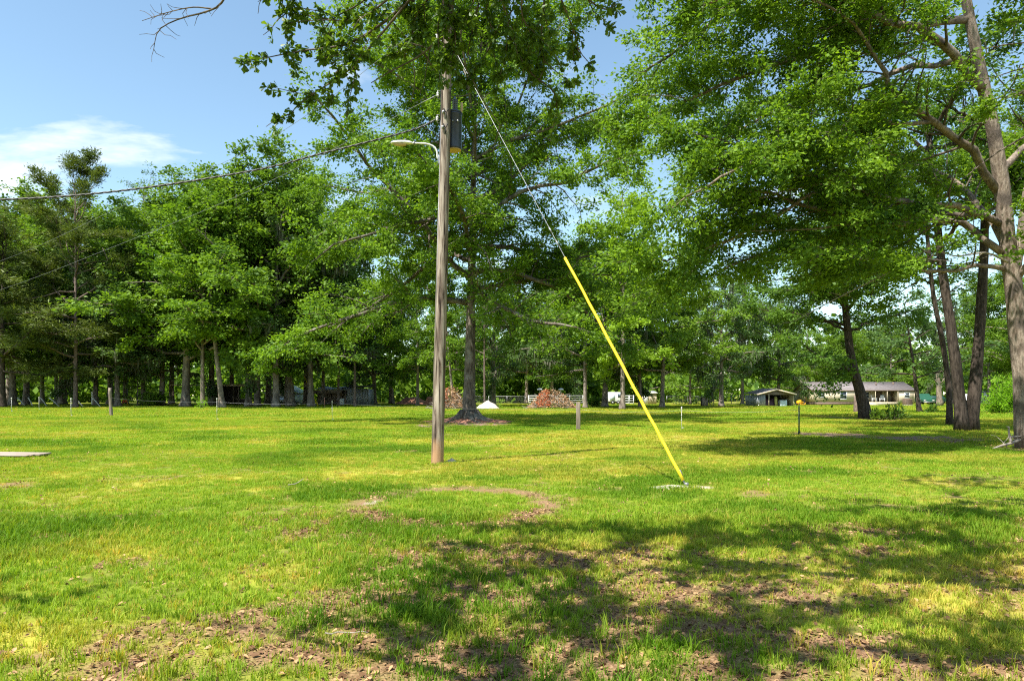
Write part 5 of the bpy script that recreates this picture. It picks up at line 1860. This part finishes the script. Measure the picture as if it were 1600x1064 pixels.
def cream_house():
    d = 105.0
    k = d / FPX
    x0 = (1273 - 800) * k; x1 = (1428 - 800) * k
    L = x1 - x0
    root = thing('cream_house', 'long single-storey cream house with grey-brown roof and covered porch at right', 'house', (x0, d, 0))
    dep, eave, ridge, skirt = 7.0, 2.25, 3.55, .55
    p0, p1 = 7.3, 12.9                                    # porch recess
    w = Solid()
    w.box(0, p0, 0, .14, skirt, eave)                     # front wall left of the porch
    w.box(p1, L, 0, .14, skirt - .15, eave)               # front wall right of the porch
    w.box(p0 - .14, p0, .145, 2.0, skirt, eave)
    w.box(p1, p1 + .14, .145, 2.0, skirt, eave)
    w.box(p0 - .14, p1 + .14, 2.005, 2.15, skirt, eave)
    w.box(-.14, -.002, 0, dep, skirt, eave)               # left end
    w.box(L + .002, L + .14, 0, dep, skirt, eave)
    w.box(0, L, dep - .14, dep, skirt, eave)
    w.obj('wall', M['cream'], root)
    g = Solid()
    for x in (-.14, L + .002):
        V = [(x, 0, eave), (x + .138, 0, eave), (x, dep, eave), (x + .138, dep, eave), (x, dep / 2, ridge - .05), (x + .138, dep / 2, ridge - .05)]
        g.add(V, [(0, 2, 3, 1), (0, 1, 5, 4), (3, 2, 4, 5)], [(0, 4, 2), (1, 3, 5)])
    g.obj('gable', M['cream'], root)
    sk = Solid()
    sk.box(-.1, p0, .03, .12, 0, skirt - .005).box(-.10, .0, .13, dep, 0, skirt - .005)
    sk.obj('skirting', M['brown_panel'], root)
    Solid().box(p0 - .1, p1 + .1, -.25, 2.0, .0, .50).obj('porch_floor', M['plank'], root)
    st = Solid()
    for i in range(3): st.box(p0 + .5, p0 + 2.0, -.55 - .3 * i, -.26 - .3 * i, 0, .40 - .14 * i)
    st.obj('porch_steps', M['plank'], root)
    rf = Solid()
    ov = .10
    for sgn in (1, -1):
        ye = -ov if sgn > 0 else dep + ov
        ze = eave - ov * (ridge - eave) / (dep / 2)
        V = [(-.45, ye, ze), (L + .45, ye, ze), (-.45, dep / 2, ridge), (L + .45, dep / 2, ridge), (-.45, ye, ze + .12), (L + .45, ye, ze + .12), (-.45, dep / 2, ridge + .12), (L + .45, dep / 2, ridge + .12)]
        rf.add(V, [(0, 1, 3, 2), (4, 6, 7, 5), (0, 4, 5, 1), (2, 3, 7, 6), (0, 2, 6, 4), (1, 5, 7, 3)])
    r = rf.obj('roof', M['grey_roof'], root)
    Solid().tube([(10.5, 2.0, 2.9), (10.5, 2.0, 3.55)], .09, 8).tube([(13.4, 2.4, 3.0), (13.4, 2.4, 3.6)], .12, 8).obj('vent_pipe', M['brown_panel'], r)
    Solid().box(-.45, L + .45, -ov - .03, -ov - .004, eave - .07, eave + .09).obj('fascia', M['brown_panel'], root)
    for x in (p0 + .15, p0 + 2.0, p0 + 3.8, p1 - .15):
        Solid().box(x - .035, x + .035, -.12, -.05, .505, eave - .02).obj('porch_post', M['plank'], root)
    window_unit(root, 1.05, 1.25, .75, .85, 0)
    window_unit(root, 4.4, 0.98, .95, 1.15, 0)
    window_unit(root, p0 + 1.6, 1.15, .9, .9, 2.005)
    dd = Solid().box(p0 + 3.2, p0 + 4.15, 1.94, 2.0, .52, 2.2).obj('door', M['brown_panel'], root)
    Solid().tube([(p0 + 4.05, 1.93, 1.3), (p0 + 4.05, 1.88, 1.3)], .035, 8).obj('handle', M['galv'], dd)
    window_unit(root, p1 + 1.3, 1.2, .7, .7, 0)
    return x0, d, p0, p1


HX, HD, HP0, HP1 = cream_house()


def porch_chair(x, y, rz, label):
    root = thing('porch_chair', label, 'chair', (x, y, .50), rz, 'white chairs on the porch of the cream house')
    Solid().box(-.28, .28, -.28, .26, .38, .43).obj('seat', M['white_paint'], root, bevel=.01)
    s = Solid()
    for i in range(5):
        s.hexa([(-.26 + i * .105, .24, .432), (-.175 + i * .105, .24, .432), (-.26 + i * .105, .27, .432), (-.175 + i * .105, .27, .432),
                (-.26 + i * .105, .42, 1.12), (-.175 + i * .105, .42, 1.12), (-.26 + i * .105, .45, 1.12), (-.175 + i * .105, .45, 1.12)])
    s.obj('backrest', M['white_paint'], root)
    for sx in (-1, 1):
        Solid().box(sx * .32 - .05, sx * .32 + .05, -.34, .30, .62, .66).obj('armrest', M['white_paint'], root)
        for sy in (-.28, .24):
            Solid().box(sx * .32 - .035, sx * .32 + .035, sy - .035, sy + .035, 0, .618).obj('leg', M['white_paint'], root)


porch_chair(HX + 9.35, HD + .35, .9, 'left one of two white chairs on the porch of the cream house')
porch_chair(HX + 10.55, HD + .30, -.5, 'right one of two white chairs on the porch of the cream house')


def hvac():
    x = (1418 - 800) / FPX * 102
    root = thing('air_conditioner', 'brown boxy air conditioner on a pad before the right end of the cream house', 'air conditioner', (x, 102, 0))
    Solid().box(-.62, .62, -.55, .55, 0, .10).obj('pad', M['sand'], root)
    Solid().box(-.5, .5, -.45, .45, .105, 1.05).obj('case', M['brown_panel'], root, bevel=.03)
    s = Solid()
    for i in range(7): s.box(-.44, .44, -.475, -.455, .2 + i * .11, .26 + i * .11)
    s.obj('louvers', M['brown_panel'], root)
    Solid().lathe([(.36, 1.056), (.36, 1.09), (.08, 1.10)], (0, 0, 0), 20).obj('fan_guard', M['rubber'], root)


hvac()


def vehicle(name, label, px, d, rz, paint, L=4.6, Wd=1.8, H=1.75, pickup=False):
    x, y, _ = at(px, d)
    root = thing(name, label, 'car', (x, y, 0), rz)
    prof = [(-L / 2, .45), (-L / 2 + .05, .80), (-L * .30, .98), (-L * .16, H), (L * .12 if pickup else L * .34, H), (L * .18 if pickup else L * .44, 1.02), (L / 2, .98), (L / 2, .45)]
    n = len(prof)
    V = [(a, -Wd / 2 * (1 if b < 1.2 else .86), b) for a, b in prof] + [(a, Wd / 2 * (1 if b < 1.2 else .86), b) for a, b in prof]
    me = bpy.data.meshes.new('body')
    F = [tuple(range(n)), tuple(range(2 * n - 1, n - 1, -1))] + [(i, i + n, (i + 1) % n + n, (i + 1) % n) for i in range(n)]
    me.from_pydata(V, [], F)
    me.materials.append(M[paint])
    bm = bmesh.new(); bm.from_mesh(me)
    bmesh.ops.recalc_face_normals(bm, faces=bm.faces[:])
    bmesh.ops.bevel(bm, geom=bm.edges[:], offset=.06, segments=2, affect='EDGES')
    bm.to_mesh(me); bm.free()
    link('body', me, root)
    for sg in (-1, 1):
        y0 = sg * Wd / 2 * .93
        xa, xb = -L * .20, (L * .10 if pickup else L * .34)
        Solid().hexa([(xa - .05, y0 - .03, 1.06), (xb + .05, y0 - .03, 1.06), (xa - .05, y0 + .03, 1.06), (xb + .05, y0 + .03, 1.06),
                      (xa + .18, y0 * .955 - .03, H - .14), (xb - .05, y0 * .955 - .03, H - .14), (xa + .18, y0 * .955 + .03, H - .14), (xb - .05, y0 * .955 + .03, H - .14)]).obj('window', M['glass'], root)
        for xx in (-L * .31, L * .30):
            c = [(xx, sg * (Wd / 2 - .20), .36), (xx, sg * (Wd / 2 + .02), .36)]
            w = Solid().tube(c, .36, 18).obj('wheel', M['rubber'], root)
            Solid().tube([(xx, sg * (Wd / 2 + .021), .36), (xx, sg * (Wd / 2 + .04), .36)], .2, 12).obj('rim', M['galv'], w)
        Solid().box(-L / 2 - .03, -L / 2 + .06, sg * Wd * .34 - .16, sg * Wd * .34 + .16, .62, .78).obj('headlight', M['white_porcelain'], root)
    Solid().box(-L / 2 - .05, -L / 2 + .05, -Wd * .46, Wd * .46, .38, .54).obj('bumper', M['galv'], root)


vehicle('pickup_truck', 'green and white pickup parked beyond the right end of the cream house', 1440, 112, 1.45, 'car_green', 5.2, 1.9, 1.8, True)
vehicle('parked_car', 'white car parked far off, seen between the two thick dark stems', 1510, 110, 1.2, 'white_car', 4.6, 1.85, 1.75)
vehicle('parked_car', 'dark green car parked beyond the small leaning tree, left of the pale snag', 1456, 118, 0.2, 'car_green', 4.4, 1.8, 1.5)

# pale dead snag
def snag():
    d = 98
    root = thing('dead_snag', 'pale dead tree stub draped with moss, left of the twin dark stems', 'dead tree', at(1468, d))
    rng = np.random.default_rng(12)
    p = np.array([(0, 0, -.1), (0, 0, .6), (-.05, 0, 1.6), (-.1, 0, 2.6), (-.12, 0, 3.4), (-.3, 0, 4.2), (-.28, 0, 4.9)])
    Solid().tube(p, [.52, .42, .36, .34, .30, .20, .06], 10, True, .06, rng).obj('trunk', M['bark_pale'], root, True)
    for a in ((.5, 0, .6), (-.7, .1, .4), (.4, -.3, .2)):
        Solid().tube(curve(rng, (-.12, 0, 3.2), a, 1.3, 5, 0, .2), np.linspace(.10, .03, 6), 6).obj('limb', M['bark_pale'], root, True)
    src = [(p[3:], 0)]
    V, Q, t = moss_strands(rng, src, 40, .3, 1.0, .05)
    link('hanging_moss', mesh_np('hanging_moss', V, Q, None, [M['moss']], False, t), root)['kind'] = 'stuff'


snag()


def carport():
    d = 95.0
    k = d / FPX
    x0 = (1184 - 800) * k; L = (1241 - 1184) * k
    root = thing('carport_shed', 'low open-fronted shed with shallow gable roof and weathered tin side, left of the cream house', 'shed', (x0, d, 0))
    h, pk, dep = 1.62, 2.35, 5.0
    s = Solid()
    for i in range(14):
        y = i * dep / 14
        s.box(0 - .03 * (i % 2), .05, y + .01, y + dep / 14 - .01, 0, h)
    s.obj('side_wall', M['tin'], root)
    for i in range(4):
        Solid().box(.10 + i * .25, .33 + i * .25, .02 + .012 * (i % 2), .06, 0, h + .06 * i).obj('panel', M['tin'], root)
    Solid().box(L - .05, L, .3, dep, 0, h).obj('side_wall', M['plank'], root)
    Solid().box(.06, L - .06, dep - .06, dep, 0, h).obj('back_wall', M['dark_wood'], root)
    for x in (1.55, L - .07):
        Solid().box(x - .06, x + .06, -.02, .10, 0, h + .1).obj('post', M['plank'], root)
    for xa, xb, za, zb in ((-.2, L / 2, h + .02, pk), (L / 2, L + .2, pk, h + .02)):
        Solid().hexa([(xa, -.4, za), (xb, -.4, zb), (xa, dep + .2, za + .15), (xb, dep + .2, zb + .15), (xa, -.4, za + .08), (xb, -.4, zb + .08), (xa, dep + .2, za + .23), (xb, dep + .2, zb + .23)]).obj('roof_sheet', M['grey_roof'], root)
        Solid().hexa([(xa, -.44, za - .10), (xb, -.44, zb - .10), (xa, -.405, za - .10), (xb, -.405, zb - .10), (xa, -.44, za + .09), (xb, -.44, zb + .09), (xa, -.405, za + .09), (xb, -.405, zb + .09)]).obj('fascia', M['plank'], root)
    Solid().add([(0.1, .0, h), (L - .1, 0, h), (L / 2, 0, pk - .06), (0.1, .04, h), (L - .1, .04, h), (L / 2, .04, pk - .06)], [(0, 3, 4, 1), (1, 4, 5, 2), (2, 5, 3, 0)], [(0, 1, 2), (3, 5, 4)]).obj('gable', M['rust'], root)
    z = lambda a: x0 + a
    f = thing('chest_freezer', 'pale blue chest freezer standing in the open shed', 'freezer', (z(3.75), d + .7, 0))
    Solid().box(-.48, .48, -.35, .35, .05, .80).obj('cabinet', M['blue_white'], f, bevel=.03)
    Solid().box(-.49, .49, -.36, .36, .805, .88).obj('lid', M['blue_white'], f, bevel=.02)
    Solid().box(-.12, .12, -.39, -.362, .80, .84).obj('handle', M['galv'], f)
    f = thing('board_sheet', 'faded yellow board leaning inside the open shed beside the freezer', 'board', (z(2.9), d + .8, 0))
    Solid().hexa([(-.20, 0, 0), (.20, 0, 0), (-.2, .04, 0), (.2, .04, 0), (-.2, .25, 1.35), (.2, .25, 1.35), (-.2, .29, 1.35), (.2, .29, 1.35)]).obj('sheet', M['yellow_wall'], f)
    Solid().box(-.22, .22, -.06, -.02, .0, .10).obj('foot_batten', M['plank'], f)
    f = thing('covered_stack', 'plum-coloured covered stack at the back of the open shed', 'stack', (z(2.1), d + 1.6, 0))
    me = Solid()
    V, Q = [], []
    rng = np.random.default_rng(9)
    for j in range(7):
        for i in range(9):
            x = -1.0 + 2.0 * i / 8; y = -.6 + 1.2 * j / 6
            e = 0 if (i in (0, 8) or j in (0, 6)) else 1
            V.append((x + rng.normal(0, .03), y + rng.normal(0, .03), (.95 + .2 * math.sin(i * 1.3) + rng.normal(0, .04)) if e else .02))
    Q = [(j * 9 + i, j * 9 + i + 1, j * 9 + i + 10, j * 9 + i + 9) for j in range(6) for i in range(8)]
    me.add(V, Q).obj('cover', M['plum'], f, True)
    Solid().box(-.9, .9, -.5, .5, 0.02, .30).obj('pallet', M['dark_wood'], f)


carport()


def tractor():
    d = 103
    x, y, _ = at(1252, d)
    root = thing('yellow_tractor', 'small yellow garden tractor parked between the open shed and the cream house', 'tractor', (x, y, 0), .35)
    root.scale = (.8, .8, .8)
    V = [(-.95, -.28, .42), (-.2, -.30, .42), (-.95, .28, .42), (-.2, .30, .42), (-.90, -.22, .92), (-.2, -.27, 1.05), (-.90, .22, .92), (-.2, .27, 1.05)]
    Solid().hexa(V).obj('hood', M['yellow_paint'], root, bevel=.05)
    Solid().box(-.15, .75, -.42, .42, .52, .64).obj('fender', M['yellow_paint'], root, bevel=.03)
    Solid().box(-.9, .7, -.2, .2, .30, .41).obj('frame', M['rubber'], root)
    Solid().box(.25, .7, -.24, .24, .66, .76).box(.60, .72, -.24, .24, .765, 1.15).obj('seat', M['rubber'], root, bevel=.03)
    Solid().tube([(-.12, 0, 1.0), (.05, 0, 1.2)], .025, 6).lathe([(.17, 1.2), (.20, 1.22), (.17, 1.25)], (.05, 0, 0), 16).obj('steering_wheel', M['rubber'], root)
    for xx, r in ((-.72, .22), (.42, .33)):
        for sg in (-1, 1):
            w = Solid().tube([(xx, sg * .34, r), (xx, sg * .55, r)], r, 16).obj('wheel', M['rubber'], root)
            Solid().tube([(xx, sg * .551, r), (xx, sg * .57, r)], r * .5, 12).obj('rim', M['yellow_paint'], w)
    Solid().box(-.30, .30, -.6, .6, .14, .26).obj('mower_deck', M['yellow_paint'], root, bevel=.03)


tractor()


def cream_shed():
    d = 113
    k = d / FPX
    x0 = (1004 - 800) * k; L = 22 * k
    root = thing('cream_shed', 'small cream plank shed with white roof beside the dark forked tree', 'shed', (x0, d, 0))
    h = 1.85
    n = 8
    xs = np.linspace(.9, L, n + 1)
    for i in range(n):
        Solid().box(xs[i] + .012, xs[i + 1] - .012, .0 + .01 * (i % 2), .06, 0, h).obj('plank', M['plank'], root)
    for i in range(4):
        Solid().box(.02 + i * .22, .225 + i * .22, .0 + .01 * (i % 2), .06, 0, h).obj('plank', M['white_paint'], root)
    Solid().box(0, .06, .065, 2.4, 0, h).box(L - .06, L, .065, 2.4, 0, h).box(.065, L - .065, 2.34, 2.4, 0, h).obj('wall', M['plank'], root)
    Solid().hexa([(-.15, -.2, h + .01), (L + .15, -.2, h + .01), (-.15, 2.6, h + .38), (L + .15, 2.6, h + .38), (-.15, -.2, h + .09), (L + .15, -.2, h + .09), (-.15, 2.6, h + .46), (L + .15, 2.6, h + .46)]).obj('roof', M['white_paint'], root)


cream_shed()


def trailer():
    d = 112
    k = d / FPX
    root = thing('white_trailer', 'white enclosed trailer partly hidden by dark trunks left of the guy guard', 'trailer', ((962 - 800) * k, d, 0))
    Solid().box(-1.55, 1.55, 0, 2.0, .5, 2.05).obj('box', M['white_car'], root, bevel=.08)
    Solid().box(-1.5, 1.5, .1, 1.9, .38, .49).obj('chassis', M['rubber'], root)
    Solid().box(-.9, -.1, -.03, -.002, .62, 1.85).obj('door', M['blue_white'], root)
    Solid().box(.35, 1.2, -.03, -.002, 1.2, 1.75).obj('window', M['glass'], root)
    for xx in (-.45, .45):
        w = Solid().tube([(xx, -.10, .33), (xx, .12, .33)], .33, 16).obj('wheel', M['rubber'], root)
        Solid().tube([(xx, -.12, .33), (xx, -.101, .33)], .17, 12).obj('rim', M['galv'], w)
    Solid().tube([(1.5, 1, .42), (2.5, 1, .42)], .05, 6).obj('hitch', M['galv'], root)


trailer()


def wooden_box():
    d = 96
    k = d / FPX
    root = thing('wooden_box', 'tall weathered grey wooden box with open front, right of the guy guard in the distance', 'box', ((1106 - 800) * k, d, 0))
    for i in range(4):
        Solid().box(-.78 + i * .2, -.60 + i * .2, .008 * (i % 2), .05, 0, 1.25).obj('plank', M['board'], root)
    Solid().box(.05, .10, 0, .8, 0, 1.25).box(-.80, -.75, .055, .8, 0, 1.25).box(-.745, .045, .75, .8, 0, 1.25).obj('side', M['dark_wood'], root)
    Solid().box(-.85, .15, -.05, .85, 1.255, 1.32).obj('lid', M['board'], root)
    for x in (.35, .62, .86):
        Solid().tube([(x, .1, -.1), (x, .1, 1.0 + .2 * math.sin(x * 9))], .06, 7).obj('post', M['post_wood'], root, True)
    Solid().box(.10, .92, .02, .04, .75, .85).obj('rail', M['board'], root)


wooden_box()


def pavilion():
    d = 108
    k = d / FPX
    x0 = (270 - 800) * k; L = (392 - 270) * k
    root = thing('pavilion', 'low open-sided pavilion with thin flat roof among the left trunks', 'shed', (x0, d, 0))
    h = 3.15
    Solid().box(-.3, 2.6, -.5, 5, h - .05, h + .10).obj('roof', M['plank'], root)
    Solid().box(6.2, L + .2, -.5, 6, h, h + .16).obj('roof', M['rust'], root)
    Solid().box(6.2, L + .2, -.54, -.505, h - .22, h + .14).obj('fascia', M['plank'], root)
    for x in (.1, 2.3, 6.5, 9.6, 10.4, 11.9):
        Solid().box(x - .07, x + .07, -.1, .04, 0, h - .05).obj('post', M['post_wood'], root)
    Solid().box(6.5, 9.5, 3.0, 3.1, 0, h - .05).obj('back_wall', M['dark_wood'], root)
    Solid().box(6.45, 6.55, .1, 2.99, 0, h - .05).obj('side_wall', M['dark_wood'], root)
    Solid().box(9.7, 11.8, .5, 1.3, .95, 1.05).obj('bench_top', M['plank'], root)
    Solid().box(9.8, 11.7, .6, 1.2, 0, .94).obj('bench_base', M['dark_wood'], root)


pavilion()


def white_garage():
    d = 122
    k = d / FPX
    x0 = (414 - 800) * k; L = (462 - 414) * k
    root = thing('white_garage', 'pale bluish-white garage with dark doorway behind the thick grey trunk', 'garage', (x0, d, 0))
    h, pk = 1.95, 3.2
    Solid().box(0, .6, 0, .15, 0, h).box(2.4, 3.4, 0, .15, 0, h).box(4.9, L, 0, .15, 0, h).box(.6, 2.4, .01, .14, 1.75, h).box(3.4, 4.9, .01, .14, 1.75, h).obj('wall', M['white_paint'], root)
    Solid().box(0, .12, .16, 6, 0, h).box(L - .12, L, .16, 6, 0, h).box(.13, L - .13, 5.88, 6, 0, h).obj('side_wall', M['white_paint'], root)
    Solid().add([(0, 0, h), (L, 0, h), (L * .62, 0, pk - .05), (0, .12, h), (L, .12, h), (L * .62, .12, pk - .05)], [(0, 3, 4, 1), (1, 4, 5, 2), (2, 5, 3, 0)], [(0, 1, 2), (3, 5, 4)]).obj('gable', M['white_paint'], root)
    for xa, xb, za, zb in ((-.3, L * .62, h - .05, pk), (L * .62, L + .3, pk, h - .05)):
        Solid().hexa([(xa, -.3, za), (xb, -.3, zb), (xa, 6.2, za), (xb, 6.2, zb), (xa, -.3, za + .12), (xb, -.3, zb + .12), (xa, 6.2, za + .12), (xb, 6.2, zb + .12)]).obj('roof', M['blue_white'], root)
    Solid().box(.62, 2.38, .5, .56, 0, 1.74).obj('door', M['rust'], root)
    vehicle('parked_car', 'white car parked in front of the pale garage, half hidden by thick trunks', 450, 119, 1.35, 'white_car', 4.2, 1.75, 1.45)


white_garage()


def tin_sheds():
    d = 106
    k = d / FPX
    x0 = (490 - 800) * k; L = (541 - 490) * k
    root = thing('rusty_shed', 'rusty brown open lean-to with sagging tin roof, left of the pale tin shed', 'shed', (x0, d, 0))
    n = 16
    for i in range(n):
        a, b = L * i / n, L * (i + 1) / n
        z0 = 2.40 + .10 * math.sin(i * .7); z1 = 2.40 + .10 * math.sin((i + 1) * .7)
        Solid().hexa([(a - .02, -.6, z0), (b, -.6, z1), (a - .02, 5, z0 + .45), (b, 5, z1 + .45), (a - .02, -.6, z0 + .03), (b, -.6, z1 + .03), (a - .02, 5, z0 + .48), (b, 5, z1 + .48)]).obj('roof_sheet', M['tin'], root)
    for i in range(n):
        a, b = L * i / n, L * (i + 1) / n
        Solid().box(a + .006, b - .006, 2.0 + .03 * (i % 2), 2.08, .0, 2.35).obj('panel', M['rust'], root)
    for x in (.1, 1.7, 3.4, L - .1):
        Solid().tube([(x, -.3, -.1), (x, -.3, 2.36)], .07, 7).obj('post', M['post_wood'], root)
    Solid().hexa([(.2, -.45, 1.75), (L - .6, -.45, 1.85), (.2, -.40, 1.75), (L - .6, -.40, 1.85), (.2, -.62, 2.36), (L - .6, -.62, 2.40), (.2, -.58, 2.36), (L - .6, -.58, 2.40)]).obj('awning', M['rust'], root)
    x1 = (541 - 800) * k; L2 = (576 - 541) * k
    root = thing('tin_shed', 'pale blue-grey tin shed with dark roof edge behind two thin black trunks', 'shed', (x1, d, 0))
    n = 14
    for i in range(n):
        a, b = L2 * i / n, L2 * (i + 1) / n
        Solid().box(a + .006, b - .006, 0 + .03 * (i % 2), .08, 0, 2.55).obj('panel', M['tin'], root)
    Solid().box(0, .05, .09, 4, 0, 2.5).box(L2 - .05, L2, .09, 4, 0, 2.5).box(.06, L2 - .06, 3.95, 4, 0, 2.5).obj('wall', M['tin'], root)
    Solid().hexa([(-.5, -.5, 2.62), (L2 + .4, -.5, 2.80), (-.5, 4.3, 2.9), (L2 + .4, 4.3, 3.1), (-.5, -.5, 2.74), (L2 + .4, -.5, 2.92), (-.5, 4.3, 3.02), (L2 + .4, 4.3, 3.22)]).obj('roof', M['dark_wood'], root)
    for j, (px, w, h, mat, nm, lab) in enumerate(((532, .95, .95, 'white_paint', 'white_tank', 'white box tank standing before the join of the rusty lean-to and the tin shed'),)):
        t = thing(nm, lab, 'tank', at(px, 101))
        Solid().box(-w / 2, w / 2, -.4, .4, .12, .12 + h).obj('tank', M[mat], t, bevel=.08)
        Solid().box(-w / 2 - .03, w / 2 + .03, -.45, .45, 0, .115).obj('pallet', M['dark_wood'], t)
        Solid().lathe([(.14, .12 + h + .002), (.14, .2 + h), (.03, .21 + h)], (0, 0, 0), 12).obj('cap', M['rubber'], t)


tin_sheds()


def far_guy():
    a = np.array(at(497, 97)); b = np.array(W(462, 560, 97))
    root = thing('guy_wire', 'distant thin guy wire with yellow guard slanting up left of the rusty lean-to', 'guy wire', tuple(a))
    d = b - a
    Solid().tube([d * 0, d * .62], .055, 7).obj('guard', M['yellow_plastic'], root)
    Solid().tube([d * .6, d * 1.0, d * 1.35], .02, 5).obj('wire', M['galv'], root)
    p = a + d * 1.35
    q = thing('utility_pole', 'distant grey utility pole hidden among the left trunks, held by the yellow-guarded guy', 'utility pole', (p[0] - .1, p[1], 0))
    Solid().tube([(0, 0, -.1), (0, 0, 5), (0, 0, p[2] + .4)], [.17, .15, .13], 10).obj('shaft', M['post_wood'], q, True)
    Solid().lathe([(.03, 0), (.06, .03), (.03, .1)], (0, 0, p[2] + .4), 8).obj('insulator', M['white_porcelain'], q)


far_guy()


def far_white_house():
    d = 128
    x, y, _ = at(1539, d)
    root = thing('white_cottage', 'small white gable end far off between the right dark stem and the lime shrub', 'house', (x, y, 0))
    Solid().box(-.8, .8, 0, 3, 0, 1.5).obj('wall', M['white_paint'], root)
    Solid().add([(-.8, 0, 1.5), (.8, 0, 1.5), (0, 0, 2.3), (-.8, 3, 1.5), (.8, 3, 1.5), (0, 3, 2.3)], [(1, 4, 5, 2), (2, 5, 3, 0)], [(0, 1, 2), (3, 5, 4)]).obj('gable', M['white_paint'], root)
    for s in (-1, 1):
        Solid().hexa([(s * .95, -.15, 1.36), (0, -.15, 2.31), (s * .95, 3.1, 1.36), (0, 3.1, 2.31), (s * .95, -.15, 1.44), (0, -.15, 2.39), (s * .95, 3.1, 1.44), (0, 3.1, 2.39)]).obj('roof', M['grey_roof'], root)
    window_unit(root, 0, .7, .5, .6, 0)


far_white_house()

# ------------------------------------------------------------------ things lying on the lawn

def board_platform():
    a = np.array(G(76, 713))
    root = thing('board_platform', 'old grey plank platform lying in the grass at the left edge', 'platform', (a[0], a[1], 0), R(2))
    rng = np.random.default_rng(8)
    for i in range(6):
        y = -.42 + i * .15
        t = [0, .05, .02, .10, .06, .0][i]
        P = [(-2.6, y, .085), (-.05 - t - .25 * abs(i - 3) / 3, y, .035), (-2.6, y + .138, .085), (-.05 - t - .25 * abs(i - 3) / 3, y + .138, .035)]
        P += [(x, yy, z + .03 + rng.normal(0, .004)) for x, yy, z in P]
        Solid().hexa(P).obj('plank', M['board'], root, bevel=.004)
    for x in (-2.3, -1.1):
        Solid().box(x, x + .09, -.40, .46, -.02, .062 if x < -2 else .034).obj('bearer', M['dark_wood'], root)


board_platform()


def sticks():
    rng = np.random.default_rng(14)
    a, b = np.array(G(508, 996)), np.array(G(575, 996))
    o = a
    p = np.array([a - o + (b - a) * f + [0, rng.normal(0, .003), .035 + rng.normal(0, .003)] for f in np.linspace(0, 1, 8)])
    t = link('stick', tubes_mesh('stick', [(p, np.linspace(.005, .003, 8))], [6], M['twig_pale']), None, tuple(o))
    tag(t, 'thin pale stick lying in the grass near the bottom, left of centre', 'stick')
    for px, py, ln, lab in ((1190, 882, .28, 'short curved twig lying in the shade right of centre'), (450, 760, .3, 'small dark twig in the sunny grass left of the grass ring')):
        c = curve(rng, (0, 0, .03), (1, .4, .12), ln, 5, 0, .25)
        tag(link('twig', tubes_mesh('twig', [(c, np.linspace(.011, .004, 6))], [5], M['twig_pale']), None, G(px, py)), lab, 'twig')


sticks()


def dead_limb():
    o = np.array(G(1575, 702))
    root = thing('dead_branch', 'grey forked dead branch lying at the foot of the pale right-hand oak', 'branch', tuple(o))
    k = 19.5 / FPX
    rng = np.random.default_rng(15)
    p = lambda px, py, dy=0: np.array([(px - 1575) * k, dy, (704 - py) * k])
    main = smooth_path([p(1543, 702, -.2), p(1562, 697, -.1), p(1580, 694), p(1600, 690, .2), p(1640, 686, .6)], 14)
    st = [(main, np.linspace(.025, .06, 14))]
    st.append((smooth_path([p(1580, 693), p(1577, 680), p(1574, 667, -.05)], 8), np.linspace(.045, .02, 8)))
    st.append((smooth_path([p(1574, 669, -.05), p(1569, 667, -.1)], 5), np.linspace(.02, .008, 5)))
    st.append((smooth_path([p(1578, 684), p(1590, 684, .1), p(1605, 683, .2)], 8), np.linspace(.04, .015, 8)))
    for i in range(12):
        q, d, _ = along(main, rng.uniform(0, 1))
        st.append((curve(rng, q, rng.normal(0, 1, 3) + [0, 0, .4], rng.uniform(.2, .6), 4, -.05, .25), np.linspace(.012, .004, 5)))
    for a, b in st: a[:, 2] = np.maximum(a[:, 2], .02)
    link('bough', tubes_mesh('bough', st[:4], [7] * 4, M['twig_pale']), root)
    link('twigs', tubes_mesh('twigs', st[4:], [4] * (len(st) - 4), M['twig_pale']), root)


dead_limb()


def root_sprout():
    tag(mound('dirt_clump', None, 0, 0, .30, .08, 'plank', 21, None, G(706, 722)), 'small clump of dry dirt and straw right of the pole foot', 'dirt clump')


root_sprout()
